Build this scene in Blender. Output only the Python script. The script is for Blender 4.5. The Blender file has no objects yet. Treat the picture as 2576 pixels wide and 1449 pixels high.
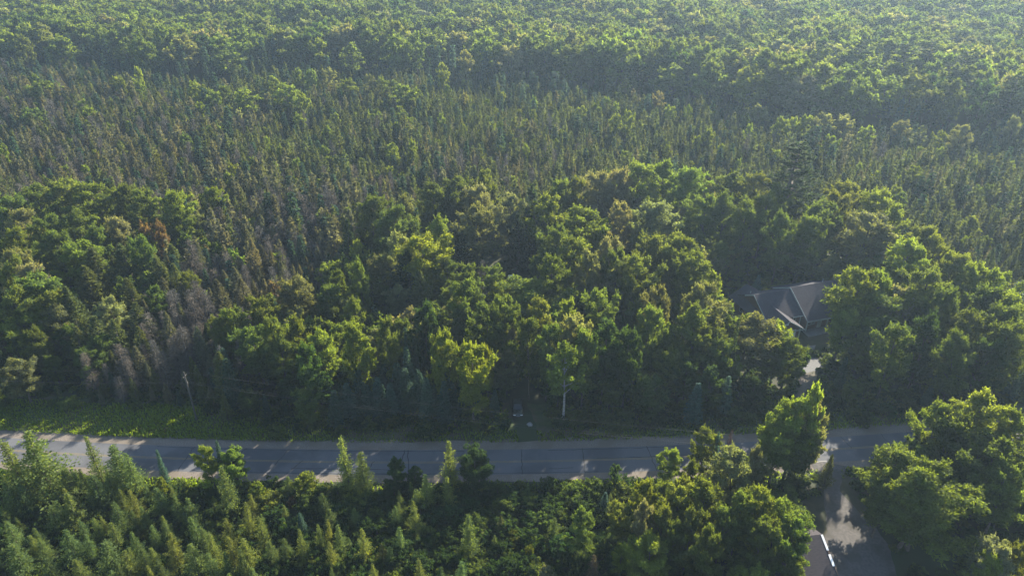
import bpy, math
import numpy as np
from mathutils import Vector

SC = bpy.context.scene
COL = SC.collection
R = math.radians

# ------------------------------------------------------------------ camera
CAM_H, PITCH, FPX = 85.0, R(30.0), 1839.4          # drone height, tilt, focal length in pixels of a 2576 wide picture
cd = bpy.data.cameras.new("camera")
cam = bpy.data.objects.new("camera", cd); COL.objects.link(cam)
cam.location = (0, 0, CAM_H); cam.rotation_euler = (R(90) - PITCH, 0, 0)
cd.sensor_width = 36.0; cd.lens = 36.0 * FPX / 2576.0
cd.clip_start = 1.0; cd.clip_end = 6000.0
SC.camera = cam

# ------------------------------------------------------------------ world, sun, exposure
SUN_EL, SUN_AZ = R(25.5), R(37.0)                   # azimuth measured from +Y towards +X
w = bpy.data.worlds.new("World"); SC.world = w; w.use_nodes = True
nt = w.node_tree
sky = nt.nodes.new("ShaderNodeTexSky"); sky.sky_type = 'NISHITA'; sky.sun_disc = False
sky.sun_elevation = SUN_EL; sky.sun_rotation = SUN_AZ
sky.air_density = 1.0; sky.dust_density = 0.6; sky.ozone_density = 1.0
bg = nt.nodes["Background"]; bg.inputs[1].default_value = 0.08
nt.links.new(sky.outputs[0], bg.inputs[0])
ld = bpy.data.lights.new("sun", 'SUN'); ld.energy = 5.0; ld.angle = R(0.6); ld.color = (1.0, 0.90, 0.74)
sun = bpy.data.objects.new("sun", ld); COL.objects.link(sun)
SDIR = Vector((math.sin(SUN_AZ) * math.cos(SUN_EL), math.cos(SUN_AZ) * math.cos(SUN_EL), math.sin(SUN_EL)))
sun.rotation_euler = SDIR.to_track_quat('Z', 'Y').to_euler()
sun.location = (60, 150, 120)
vs = SC.view_settings
SC.display_settings.display_device = 'sRGB'
vs.view_transform = 'Standard'; vs.look = 'None'; vs.gamma = 1.0; vs.use_curve_mapping = False
vs.exposure = 1.98
cy = SC.cycles
cy.max_bounces = 8; cy.diffuse_bounces = 5; cy.glossy_bounces = 2; cy.transmission_bounces = 4
cy.volume_bounces = 0; cy.transparent_max_bounces = 4
cy.sample_clamp_indirect = 4.0
cy.use_denoising = True
try: cy.denoiser = 'OPENIMAGEDENOISE'
except Exception: pass
cy.use_adaptive_sampling = False
cy.blur_glossy = 1.0; cy.caustics_reflective = False; cy.caustics_refractive = False

# ------------------------------------------------------------------ pixel -> world
def at(x, y, z=0.0):
    dx, dy, dz = (x - 1288.0), FPX * math.cos(PITCH) + (724.5 - y) * math.sin(PITCH), -FPX * math.sin(PITCH) + (724.5 - y) * math.cos(PITCH)
    t = (z - CAM_H) / dz
    return (dx * t, dy * t)
def pix(p):
    X, Y, Z = p
    d = Y * math.cos(PITCH) + (CAM_H - Z) * math.sin(PITCH)
    u = Y * math.sin(PITCH) - (CAM_H - Z) * math.cos(PITCH)
    return 1288 + FPX * X / d, 724.5 - FPX * u / d, d

# ------------------------------------------------------------------ materials
def new_mat(name):
    m = bpy.data.materials.new(name); m.use_nodes = True
    nt = m.node_tree; nt.nodes.clear()
    out = nt.nodes.new("ShaderNodeOutputMaterial")
    return m, nt, out
def N(nt, t, **kw):
    n = nt.nodes.new(t)
    for k, v in kw.items(): setattr(n, k, v)
    return n
def leaf_mat(name, trans=0.45, rough=0.55, tmul=(1.25, 1.3, 0.45), spec=0.25):
    m, nt, out = new_mat(name)
    a = N(nt, "ShaderNodeAttribute", attribute_type='INSTANCER', attribute_name="tint")
    t = N(nt, "ShaderNodeAttribute", attribute_type='GEOMETRY', attribute_name="tone")
    mul = N(nt, "ShaderNodeVectorMath", operation='SCALE')
    nt.links.new(a.outputs["Color"], mul.inputs[0]); nt.links.new(t.outputs["Fac"], mul.inputs["Scale"])
    p = N(nt, "ShaderNodeBsdfPrincipled")
    p.inputs["Roughness"].default_value = rough; p.inputs["Specular IOR Level"].default_value = spec
    nt.links.new(mul.outputs[0], p.inputs["Base Color"])
    m2 = N(nt, "ShaderNodeVectorMath", operation='MULTIPLY'); m2.inputs[1].default_value = tmul
    nt.links.new(mul.outputs[0], m2.inputs[0])
    tr = N(nt, "ShaderNodeBsdfTranslucent"); nt.links.new(m2.outputs[0], tr.inputs[0])
    mx = N(nt, "ShaderNodeMixShader"); mx.inputs[0].default_value = trans
    nt.links.new(p.outputs[0], mx.inputs[1]); nt.links.new(tr.outputs[0], mx.inputs[2])
    nt.links.new(mx.outputs[0], out.inputs[0])
    return m
def noise_mat(name, c1, c2, scale=1.0, rough=0.9, detail=6.0, c3=None, scale3=0.05, bump=0.0, spec=0.3, stretch=None):
    m, nt, out = new_mat(name)
    tc = N(nt, "ShaderNodeTexCoord")
    src = tc.outputs["Object"]
    if stretch:
        mp = N(nt, "ShaderNodeMapping"); mp.inputs["Scale"].default_value = stretch
        nt.links.new(src, mp.inputs[0]); src = mp.outputs[0]
    no = N(nt, "ShaderNodeTexNoise"); no.inputs["Scale"].default_value = scale; no.inputs["Detail"].default_value = detail
    nt.links.new(src, no.inputs["Vector"])
    rp = N(nt, "ShaderNodeValToRGB")
    rp.color_ramp.elements[0].position = 0.35; rp.color_ramp.elements[0].color = (*c1, 1)
    rp.color_ramp.elements[1].position = 0.65; rp.color_ramp.elements[1].color = (*c2, 1)
    nt.links.new(no.outputs["Fac"], rp.inputs[0])
    colr = rp.outputs[0]
    if c3:
        n3 = N(nt, "ShaderNodeTexNoise"); n3.inputs["Scale"].default_value = scale3; n3.inputs["Detail"].default_value = 4
        nt.links.new(tc.outputs["Object"], n3.inputs["Vector"])
        r3 = N(nt, "ShaderNodeValToRGB"); r3.color_ramp.elements[0].position = 0.45; r3.color_ramp.elements[1].position = 0.6
        nt.links.new(n3.outputs["Fac"], r3.inputs[0])
        mx = N(nt, "ShaderNodeMix", data_type='RGBA'); mx.inputs[7].default_value = (*c3, 1)
        nt.links.new(r3.outputs[0], mx.inputs[0]); nt.links.new(colr, mx.inputs[6]); colr = mx.outputs[2]
    p = N(nt, "ShaderNodeBsdfPrincipled"); p.inputs["Roughness"].default_value = rough
    p.inputs["Specular IOR Level"].default_value = spec
    nt.links.new(colr, p.inputs["Base Color"])
    if bump:
        b = N(nt, "ShaderNodeBump"); b.inputs["Strength"].default_value = bump; b.inputs["Distance"].default_value = 0.05
        nt.links.new(no.outputs["Fac"], b.inputs["Height"]); nt.links.new(b.outputs[0], p.inputs["Normal"])
    nt.links.new(p.outputs[0], out.inputs[0])
    return m

M_LEAF = leaf_mat("leaf", 0.62, 0.75, tmul=(1.7, 1.5, 0.42), spec=0.12)
M_NEEDLE = leaf_mat("needle", 0.45, 0.75, (1.42, 1.34, 0.6), 0.1)
M_TWIG = leaf_mat("twig", 0.05, 0.9, (1, 1, 1), 0.1)
M_BARK = noise_mat("bark", (.05, .04, .032), (.11, .095, .08), 3.0)
M_BIRCH = noise_mat("birch_bark", (.15, .147, .138), (.34, .33, .31), 2.2, 0.7, stretch=(1, 1, 3))
M_FLOOR = noise_mat("forest_floor", (.022, .028, .012), (.05, .045, .025), 0.6, c3=(.03, .045, .016), scale3=0.08)
M_GRASSBASE = noise_mat("verge_soil", (.03, .05, .014), (.055, .075, .022), 1.5, c3=(.07, .06, .035), scale3=0.2)
M_ASPHALT = noise_mat("asphalt", (.088, .092, .10), (.115, .118, .125), 9.0, 0.9, c3=(.07, .073, .08), scale3=0.16, spec=.2)
M_GRAVEL = noise_mat("gravel", (.115, .098, .082), (.185, .16, .135), 5.0, 0.95, c3=(.13, .11, .085), scale3=0.3)
M_DIRT = noise_mat("drive_dirt", (.09, .077, .064), (.14, .12, .10), 2.5, 0.95, c3=(.09, .085, .06), scale3=0.2)
M_GREYGRAVEL = noise_mat("grey_gravel", (.068, .065, .063), (.105, .098, .092), 2.5, 0.95, c3=(.058, .055, .048), scale3=0.25)
M_CONC = noise_mat("concrete", (.11, .115, .12), (.15, .15, .15), 3.0, 0.9)
M_YELLOW = noise_mat("yellow_paint", (.22, .16, .06), (.14, .125, .09), 4.0, 0.8)
M_TAR = noise_mat("tar", (.012, .012, .013), (.02, .02, .02), 4.0, 0.5)
M_SHINGLE = noise_mat("shingle", (.042, .042, .050), (.068, .066, .075), 2.2, 0.95, stretch=(1, 3, 3), spec=.1, c3=(.052, .050, .058), scale3=0.5)
M_SHINGLE2 = noise_mat("red_brown_shingle", (.027, .024, .029), (.042, .036, .042), 2.2, 0.9, stretch=(1, 3, 3))
M_SIDING = noise_mat("brown_siding", (.10, .065, .045), (.14, .095, .07), 3.0, 0.85, stretch=(.5, .5, 6))
M_TRIM = noise_mat("pale_trim", (.32, .36, .35), (.40, .44, .42), 3.0, 0.6)
M_WHITE = noise_mat("white_paint", (.72, .73, .73), (.82, .82, .80), 2.0, 0.5)
M_RED = noise_mat("red_roof", (.32, .03, .025), (.40, .045, .035), 2.0, 0.5)
M_ROCK = noise_mat("rock", (.16, .16, .17), (.30, .29, .28), 4.0, 0.9)
M_POLE = noise_mat("weathered_pole", (.05, .047, .044), (.085, .08, .073), 4.0, 0.9, stretch=(4, 4, .4))
M_WIRE = noise_mat("wire", (.05, .05, .05), (.08, .08, .08), 4.0, 0.7)
def simple_mat(name, c, rough=0.4, metal=0.0, spec=0.5):
    m = noise_mat(name, tuple(v * .92 for v in c), c, 3.0, rough, spec=spec)
    m.node_tree.nodes["Principled BSDF"].inputs["Metallic"].default_value = metal
    return m
M_GLASS = simple_mat("dark_glass", (.012, .016, .02), 0.05)
M_CARPAINT = simple_mat("dark_green_paint", (.012, .022, .02), 0.18)
M_TYRE = simple_mat("tyre_rubber", (.015, .015, .015), 0.8)
M_CHROME = simple_mat("chrome", (.6, .6, .6), 0.2, 1.0)
M_LAMP = simple_mat("headlight_glass", (.7, .72, .74), 0.15)
M_WATER = simple_mat("pond_water", (.01, .014, .014), 0.03)

# ------------------------------------------------------------------ mesh helpers
class MB:
    """collects polygons, builds one mesh object"""
    def __init__(s): s.v, s.f = [], []
    def add(s, vs, fs):
        o = len(s.v); s.v += [tuple(map(float, p)) for p in vs]; s.f += [tuple(i + o for i in f) for f in fs]; return s
    def box(s, x0, x1, y0, y1, z0, z1):
        return s.add([(x0,y0,z0),(x1,y0,z0),(x1,y1,z0),(x0,y1,z0),(x0,y0,z1),(x1,y0,z1),(x1,y1,z1),(x0,y1,z1)],
                     [(0,3,2,1),(4,5,6,7),(0,1,5,4),(1,2,6,5),(2,3,7,6),(3,0,4,7)])
    def hexa(s, p): return s.add(p, [(0,3,2,1),(4,5,6,7),(0,1,5,4),(1,2,6,5),(2,3,7,6),(3,0,4,7)])
    def slab(s, a, b, c, d, th):
        """quad abcd (counter-clockwise from above) with thickness th downwards along its normal"""
        a, b, c, d = map(Vector, (a, b, c, d)); n = (b - a).cross(d - a).normalized() * th
        return s.hexa([a - n, b - n, c - n, d - n, a, b, c, d])
    def prism(s, poly, d):
        """polygon (list of 3-D points) extruded by vector d"""
        n = len(poly); d = Vector(d)
        P = [Vector(p) for p in poly]; Q = [p + d for p in P]
        return s.add(P + Q, [tuple(range(n))[::-1], tuple(range(n, 2*n))] + [(i, (i+1) % n, n + (i+1) % n, n + i) for i in range(n)])
    def tube(s, pts, rad, k=6, cap=True):
        pts = [Vector(p) for p in pts]; n = len(pts)
        if not hasattr(rad, '__len__'): rad = [rad] * n
        o = len(s.v); vs, fs = [], []
        for i, p in enumerate(pts):
            t = (pts[min(i+1, n-1)] - pts[max(i-1, 0)]).normalized()
            a = Vector((0,0,1)) if abs(t.z) < .9 else Vector((1,0,0))
            u = t.cross(a).normalized(); v = t.cross(u)
            for j in range(k):
                an = 2 * math.pi * j / k
                vs.append(p + (u * math.cos(an) + v * math.sin(an)) * rad[i])
        for i in range(n - 1):
            for j in range(k):
                fs.append((i*k+j, i*k+(j+1) % k, (i+1)*k+(j+1) % k, (i+1)*k+j))
        if cap: fs += [tuple(range(k)), tuple(range((n-1)*k, n*k))[::-1]]
        return s.add(vs, fs)
    def mesh(s, name, mat):
        me = bpy.data.meshes.new(name); me.from_pydata(s.v, [], s.f); me.materials.append(mat); me.update(); return me
    def build(s, name, mat, parent=None, loc=None, smooth=False):
        me = s.mesh(name, mat)
        if smooth: me.polygons.foreach_set("use_smooth", [True] * len(me.polygons))
        return link(name, me, parent, loc)
def link(name, me, parent=None, loc=None):
    o = bpy.data.objects.new(name, me); COL.objects.link(o)
    if parent is not None: o.parent = parent
    if loc is not None: o.location = loc
    return o
def tag(o, label, cat, group=None):
    o["label"] = label; o["category"] = cat
    if group: o["group"] = group
    return o
def empty(name, loc, rz=0.0):
    o = bpy.data.objects.new(name, None); COL.objects.link(o); o.location = loc; o.rotation_euler = (0, 0, rz); o.empty_display_size = .3
    return o
def structure(o, kind='structure'):
    o["kind"] = kind; return o

def card_mesh(name, V, tone, mats, midx=None, tris=None):
    """V (n,4,3) quads; tone (n,) ; optional extra MB geometry for the bark in the same mesh"""
    n = len(V); vs = V.reshape(-1, 3); nv = n * 4
    loops = np.arange(nv, dtype=np.int32); starts = np.arange(0, nv, 4, dtype=np.int32); tot = np.full(n, 4, np.int32)
    mi = np.zeros(n, np.int32); tn = tone
    if tris is not None:
        ev = np.array(tris.v, float); el = []; es = []; et = []
        for f in tris.f:
            es.append(nv + len(el)); et.append(len(f)); el += [i + nv for i in f]
        vs = np.vstack([vs, ev]); loops = np.concatenate([loops, np.array(el, np.int32)])
        starts = np.concatenate([starts, np.array(es, np.int32)]); tot = np.concatenate([tot, np.array(et, np.int32)])
        mi = np.concatenate([mi, np.ones(len(es), np.int32)]); tn = np.concatenate([tone, np.ones(len(es))])
    me = bpy.data.meshes.new(name)
    me.vertices.add(len(vs)); me.vertices.foreach_set("co", vs.astype(np.float32).ravel())
    me.loops.add(len(loops)); me.loops.foreach_set("vertex_index", loops)
    me.polygons.add(len(starts)); me.polygons.foreach_set("loop_start", starts)
    for m in mats: me.materials.append(m)
    me.polygons.foreach_set("material_index", mi)
    at_ = me.attributes.new("tone", 'FLOAT', 'FACE'); at_.data.foreach_set("value", tn.astype(np.float32))
    me.update(calc_edges=True); me.validate()
    return me

def norm(a): return a / (np.linalg.norm(a, axis=-1, keepdims=True) + 1e-9)
def cards(C, U, Nn, L, W, rng, bend=0.0):
    """rhombus cards: centres C, long axis U, normal Nn"""
    U = norm(U); Vv = norm(np.cross(Nn, U))
    L = np.asarray(L)[..., None] * .5; W = np.asarray(W)[..., None] * .5
    a = C - U * L; c = C + U * L
    b = C + Vv * W + U * L * .15; d = C - Vv * W + U * L * .15
    if bend:
        k = norm(np.cross(U, Vv)) * W * bend; b = b + k; d = d + k
    return np.stack([a, b, c, d], 1)

# ------------------------------------------------------------------ tree builders: each returns (V, tone, MB trunk)
def gen_broadleaf(seed, H=15.0, W=8.0, base=0.28, limbs=15, leaf=0.36, dens=1.0, shoot=1.0, top=0.42, stems=1):
    g = np.random.default_rng(seed)
    tr = MB(); cl = []; sh = []
    lean = g.normal(0, .02, 2)
    def trunk_at(z): return np.array([lean[0] * z + .12 * math.sin(z * .5 + seed), lean[1] * z + .12 * math.cos(z * .4 + seed), z])
    zt = np.linspace(0, H * .86, 8)
    r0 = 0.012 * H + .06
    tr.tube([trunk_at(z) for z in zt], [r0 * (1 - .85 * z / (H * .9)) * (1.35 if z == 0 else 1) for z in zt], 7)
    def env(t):
        return W / 2 * (math.sqrt(max(0.02, 1 - ((t - top) / (1 - top)) ** 2)) if t > top else .5 + .5 * (t / top) ** .8)
    az = g.uniform(0, 6.28)
    lop = g.uniform(0, 6.28); lopk = g.uniform(.05, .28)
    for i in range(limbs):
        t = (i + .5) / limbs
        az += 2.39996 + g.normal(0, .3)
        tt = .06 + .9 * t ** .85
        zt_ = H * (base + (1 - base) * tt)
        rad = env(tt) * g.uniform(.62, 1.08) * (1 + lopk * math.cos(az - lop))
        if t > .85: rad *= .75
        z0 = max(base * H * .75, zt_ - rad * .9 - .06 * H)
        p0 = trunk_at(min(z0, H * .84)); p2 = trunk_at(min(zt_, H * .84)) * [1, 1, 0] + np.array([math.cos(az) * rad, math.sin(az) * rad, zt_])
        p1 = p0 * .45 + p2 * .55 + np.array([0, 0, -.08 * rad + g.normal(0, .3)])
        q = lambda s: (1-s)**2 * p0 + 2*s*(1-s) * p1 + s*s * p2
        tr.tube([q(s) for s in (0, .35, .7, .95)], [r0*.42*(1-.3*t), r0*.3, r0*.18, r0*.06], 5, False)
        out = np.array([math.cos(az), math.sin(az), 0]); side = np.array([-out[1], out[0], 0])
        for s in (.42, .66, .88, 1.0):
            rc = W * .118 * (1.2 - .42 * s) * g.uniform(.75, 1.3)
            cl.append((q(s) + g.normal(0, .25, 3), rc, out))
        for sd in (-1, 1):
            s = g.uniform(.45, .85); l = rad * g.uniform(.28, .5) + .3
            e = q(s) + side * sd * l + out * l * .4 + np.array([0, 0, g.uniform(-.2, .7) * l])
            if g.random() < .9:
                tr.tube([q(s), (q(s)+e)/2, e], [r0*.14, r0*.1, r0*.04], 4, False)
                cl.append((e, W * .1 * g.uniform(.7, 1.25), norm(e - q(s))))
                cl.append(((q(s)+e)/2, W * .1 * g.uniform(.6, 1.1), norm(e - q(s))))
    for k in range(3):
        cl.append((trunk_at(H * .84) + np.array([g.normal(0, W*.06), g.normal(0, W*.06), H * g.uniform(-.02, .07)]), W * .1 * g.uniform(.8, 1.2), np.array([0, 0, 1.])))
    Vs, Ts = [], []
    cx = np.array([0, 0, H * (base + (1-base) * .45)])
    for c, rc, out in cl:
        n = max(6, int(dens * 12 * (rc / leaf) ** 2))
        d = norm(g.normal(0, 1, (n, 3))); d[:, 2] = np.where(d[:, 2] < -.3, -d[:, 2] * .6, d[:, 2])
        rr = rc * g.uniform(.25, 1.0, n) ** .45
        o = norm(c - cx)
        P = c + d * rr[:, None] * np.array([1.12, 1.12, .82]) 
        nn = norm(d * .55 + o * .35 + np.array([0, 0, .25]) + g.normal(0, .75, (n, 3)))
        u = norm(np.cross(nn, g.normal(0, 1, (n, 3))))
        sz = leaf * g.uniform(.7, 1.35, n)
        Vs.append(cards(P, u, nn, sz * 1.25, sz * .95, g, .25)); tk = g.uniform(.82, 1.18)
        Ts.append(np.clip(tk * g.normal(1, .14, n), .5, 1.5))
        m = int(g.poisson(2.1 * shoot))
        for _ in range(m):
            dd = norm(np.array([0, 0, .8]) + o * .75 + g.normal(0, .4, 3)); ln = rc * g.uniform(.7, 1.35); k = max(4, int(dens * 3.2 * ln / leaf))
            s = (np.arange(k) + .5) / k
            P = c + dd * (rc * .55 + s[:, None] * ln) + g.normal(0, 1, (k, 3)) * (leaf * .42 * (1.15 - s))[:, None]
            nn = norm(g.normal(0, .7, (k, 3)) + np.array([0, 0, .5]) + dd * .2)
            sz = leaf * g.uniform(.7, 1.2, k) * (1.1 - .4 * s)
            Vs.append(cards(P, dd + g.normal(0, .5, (k, 3)), nn, sz * 1.3, sz * .9, g, .25)); Ts.append(np.clip(tk * 1.05 * g.normal(1, .12, k), .5, 1.5))
    V = np.concatenate(Vs); T = np.concatenate(Ts)
    return fit(V, T, tr, H, W)

def fit(V, T, tr, H, W):
    top = np.percentile(V[..., 2], 99.8); wx = np.percentile(np.abs(V[..., 0]), 97) + np.percentile(np.abs(V[..., 1]), 97)
    sz = H / top; sx = W / max(wx, .1)
    V = V * np.array([sx, sx, sz]); tr.v = [(x * sx, y * sx, z * sz) for x, y, z in tr.v]
    return V, T, tr

def gen_conifer(seed, H=12.0, Rr=2.0, zb=.06, step=.45, nbr=8, droop=.25, prof=.85, cl=.5, cw=.22, per=4, jit=.15, hang=.3, tipup=0.0, sag=0.0, irregular=0.0):
    g = np.random.default_rng(seed)
    tr = MB(); r0 = .010 * H + .04
    tr.tube([(0,0,0), (g.normal(0,.05), g.normal(0,.05), H*.5), (0,0,H*.97)], [r0*1.2, r0*.7, .015], 6)
    Vs, Ts = [], []
    z = zb * H; ph = g.uniform(0, 6.28, 4)
    while z < H * .985:
        t = (z - zb * H) / (H * (1 - zb))
        r = Rr * ((1 - t) ** prof) * min(1, .55 + t * 3.2) + .10
        nb = max(3, int(nbr * (.55 + .6 * r / Rr)))
        a0 = g.uniform(0, 6.28)
        for b in range(nb):
            a = a0 + 6.28 * b / nb + g.normal(0, .25)
            irr = 1 + irregular * (math.sin(3 * a + ph[0] + z * .9) * .5 + math.sin(2 * a + ph[1] - z * 1.7) * .5)
            l = r * g.uniform(1 - 2 * jit, 1 + jit) * irr
            if l < .06: continue
            out = np.array([math.cos(a), math.sin(a), 0.]); side = np.array([-out[1], out[0], 0.])
            z1 = z + g.normal(0, step * .3)
            k = max(2, int(per * l / Rr + 1.2)); s = (np.arange(k) + .7) / k
            P = out * (s * l)[:, None] + np.array([0, 0, 1.]) * (z1 - droop * s * l + tipup * (s ** 2) * l)[:, None]
            u = out + np.array([0, 0, 1.]) * (-droop + 2 * tipup * s)[:, None]
            for sd in (-1, 0, 1):
                kk = len(s)
                uu = u + side * (sd * g.uniform(.5, 1.0, kk))[:, None] + g.normal(0, .18, (kk, 3))
                nn = norm(np.array([0, 0, .55]) + g.normal(0, .75, (kk, 3)) + out * .3)
                L = cl * g.uniform(.7, 1.25, kk) * (1.1 - .35 * s); W_ = cw * g.uniform(.7, 1.3, kk)
                C = P + norm(uu) * (L * .35)[:, None] + g.normal(0, .05, (kk, 3))
                if sd: C = C + side * (sd * .12 * l * (1 - s * .6))[:, None]
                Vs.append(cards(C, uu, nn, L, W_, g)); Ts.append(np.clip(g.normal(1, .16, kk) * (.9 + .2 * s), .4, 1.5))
            if hang:
                kk = g.poisson(hang * k)
                if kk:
                    s2 = g.uniform(.25, 1, kk)
                    C = out * (s2 * l)[:, None] + np.array([0, 0, 1.]) * (z1 - droop * s2 * l - .18)[:, None] + side * g.normal(0, .1 * l, kk)[:, None]
                    uu = np.array([0, 0, -1.]) + out * .35 + g.normal(0, .2, (kk, 3))
                    Vs.append(cards(C, uu, out + g.normal(0, .4, (kk, 3)), np.full(kk, cl * .8), np.full(kk, cw), g)); Ts.append(g.normal(.95, .12, kk))
        z += step * g.uniform(.8, 1.2) * (1 - .35 * t)
    k = 6; C = np.stack([np.zeros(k), np.zeros(k), np.linspace(H * .95, H - cl * .2, k)], 1)
    Vs.append(cards(C, np.array([0, 0, 1.]) + g.normal(0, .12, (k, 3)), g.normal(0, 1, (k, 3)), np.full(k, cl * .8), np.full(k, cw * .6), g)); Ts.append(np.ones(k))
    return fit(np.concatenate(Vs), np.concatenate(Ts), tr, H, Rr * 2)

def gen_cedar(seed, H=10.0, Rr=1.5, n=1500, cl=.55, cw=.2, prof=.7, zb=.08, dead=0.0):
    """dense upright sprays in an irregular narrow cone"""
    g = np.random.default_rng(seed)
    tr = MB(); r0 = .012 * H + .03
    tr.tube([(0,0,0), (g.normal(0,.1), g.normal(0,.1), H*.5), (0,0,H*.96)], [r0*1.2, r0*.7, .015], 6)
    ntop = g.integers(1, 4)
    tops = [(0, 0, H, 1.0)] + [(g.normal(0, Rr*.4), g.normal(0, Rr*.4), H * g.uniform(.72, .93), g.uniform(.5, .8)) for _ in range(ntop - 1)]
    ph = g.uniform(0, 6.28, 6)
    Vs, Ts = [], []
    for (tx, ty, tz, k) in tops:
        m = int(n * k / sum(t[3] for t in tops))
        t = g.uniform(0, 1, m) ** 1.25
        z = tz * (zb + (1 - zb) * t); a = g.uniform(0, 6.28, m)
        irr = 1 + .22 * np.sin(3 * a + ph[0] + z * 1.1) + .2 * np.sin(2 * a + ph[1] - z * 1.9) + .16 * np.sin(5 * a + z * 3.1 + ph[2])
        rr = (Rr * k * ((1 - t) ** prof) * np.minimum(1, .6 + t * 3) + .06) * irr * g.uniform(.25, 1, m) ** .35
        out = np.stack([np.cos(a), np.sin(a), np.zeros(m)], 1)
        C = out * rr[:, None] + np.stack([np.full(m, tx) * t, np.full(m, ty) * t, z], 1)
        uu = out * .55 + np.array([0, 0, .75]) + g.normal(0, .4, (m, 3))
        nn = norm(out * .5 + np.array([0, 0, .35]) + g.normal(0, .7, (m, 3)))
        L = cl * g.uniform(.6, 1.3, m) * (1.1 - .35 * t); W_ = cw * g.uniform(.7, 1.3, m)
        Vs.append(cards(C, uu, nn, L, W_, g)); Ts.append(np.clip(g.normal(1, .17, m), .45, 1.5))
    return fit(np.concatenate(Vs), np.concatenate(Ts), tr, H, Rr * 2)

def gen_dead(seed, H=10.0, Rr=1.6, n=420, cw=.05, up=.1):
    g = np.random.default_rng(seed)
    tr = MB(); r0 = .011 * H + .04
    tr.tube([(0,0,0), (g.normal(0,.1), g.normal(0,.1), H*.5), (0,0,H)], [r0*1.2, r0*.75, .02], 6)
    t = g.uniform(.12, .98, n); a = g.uniform(0, 6.28, n)
    l = Rr * (1 - t) ** .7 * g.uniform(.4, 1.1, n) + .15
    out = np.stack([np.cos(a), np.sin(a), g.normal(up, .25, n)], 1)
    C = np.stack([np.zeros(n), np.zeros(n), t * H], 1) + out * (l * .5)[:, None]
    V1 = cards(C, out, g.normal(0, 1, (n, 3)), l, np.full(n, cw), g)
    m = n * 3; i = g.integers(0, n, m); s = g.uniform(.35, 1, m)
    P = np.stack([np.zeros(m), np.zeros(m), t[i] * H], 1) + out[i] * (l[i] * s)[:, None]
    uu = out[i] + g.normal(0, .7, (m, 3)) + np.array([0, 0, -.1])
    L = g.uniform(.25, .6, m)
    V2 = cards(P + norm(uu) * (L * .5)[:, None], uu, g.normal(0, 1, (m, 3)), L, np.full(m, cw * .8), g)
    V = np.concatenate([V1, V2]); T = np.clip(g.normal(1, .2, len(V)), .4, 1.6)
    return fit(V, T, tr, H, Rr * 2)

def gen_pine(seed, H=20.0, Rr=4.2, needle=.42, dens=1.0, zb=.3):
    g = np.random.default_rng(seed)
    tr = MB(); r0 = .013 * H + .05
    tr.tube([(0,0,0), (g.normal(0,.15), g.normal(0,.15), H*.5), (0,0,H*.97)], [r0*1.2, r0*.75, .03], 7)
    Vs, Ts = [], []; z = H * zb
    while z < H * .97:
        t = (z / H - zb) / (1 - zb)
        r = Rr * min(1, .75 + 1.2 * t) * (1 - t) ** .62 + .25
        nb = g.integers(5, 8); a0 = g.uniform(0, 6.28)
        for b in range(nb):
            a = a0 + 6.28 * b / nb + g.normal(0, .25); l = r * g.uniform(.55, 1.12)
            out = np.array([math.cos(a), math.sin(a), 0.]); side = np.array([-out[1], out[0], 0.])
            z1 = z + g.normal(0, .25)
            fz = lambda s: z1 + (-.10 * s + .36 * s * s) * l + .12 * l * t
            tr.tube([out * l * s + np.array([0, 0, fz(s)]) for s in (0, .5, .95)], [r0 * .3, r0 * .18, .02], 4, False)
            k = int(dens * (4 + 6 * l / needle * .55)); s = g.uniform(.28, 1, k) ** .8
            wd = .26 * l * (1.15 - s) + .12
            C0 = out * (s * l)[:, None] + side * (g.uniform(-1, 1, k) * wd)[:, None]
            C0[:, 2] += np.array([fz(q) for q in s]) + g.normal(.05, .1, k)
            for q in range(4):
                uu = out * .7 + side * g.normal(0, .8, k)[:, None] + np.array([0, 0, .55]) + g.normal(0, .35, (k, 3))
                nn = norm(np.array([0, 0, 1.]) + g.normal(0, .55, (k, 3)))
                L = needle * g.uniform(.8, 1.5, k)
                Vs.append(cards(C0 + norm(uu) * (L * .3)[:, None], uu, nn, L, L * .32, g)); Ts.append(np.clip(g.normal(1, .15, k), .5, 1.5))
        z += H * .052 * g.uniform(.75, 1.25)
    return fit(np.concatenate(Vs), np.concatenate(Ts), tr, H, Rr * 2)

PROTO = {}     # kind -> list of (crown mesh, trunk mesh, nominal H, nominal W)
PROTO1 = {}    # kind -> list of (single mesh with bark, H, W)
def reg(kind, gens, leafm, barkm, H, W, single=False):
    for i, (V, T, tr) in enumerate(gens):
        if single: PROTO1.setdefault(kind, []).append((card_mesh(kind, V, T, [leafm, barkm], tris=tr), H, W))
        else: PROTO.setdefault(kind, []).append((card_mesh(kind + "_crown", V, T, [leafm]), tr.mesh(kind + "_trunk", barkm), H, W))
reg("broadleaf", [gen_broadleaf(100 + i, 15, 8, base=[.22,.3,.26,.2,.34,.25,.3,.24][i], limbs=[17,15,19,16,14,20,15,18][i], top=[.42,.55,.4,.35,.5,.6,.3,.45][i], shoot=[1.1,.9,1.3,.8,1.2,1.0,1.5,.9][i], leaf=.235, dens=.95) for i in range(8)], M_LEAF, M_BARK, 15, 8)
reg("broadleaf", [gen_broadleaf(300 + i, 15, 8, base=.3, limbs=[13,15,12,14,16][i], top=[.42,.55,.35,.6,.48][i], leaf=.52, dens=.85, shoot=.7) for i in range(5)], M_LEAF, M_BARK, 15, 8, True)
reg("birch", [gen_broadleaf(150 + i, 15, 6, base=.42, limbs=12, top=.5, shoot=.6, leaf=.3, dens=.8) for i in range(2)], M_LEAF, M_BIRCH, 15, 6)
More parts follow.
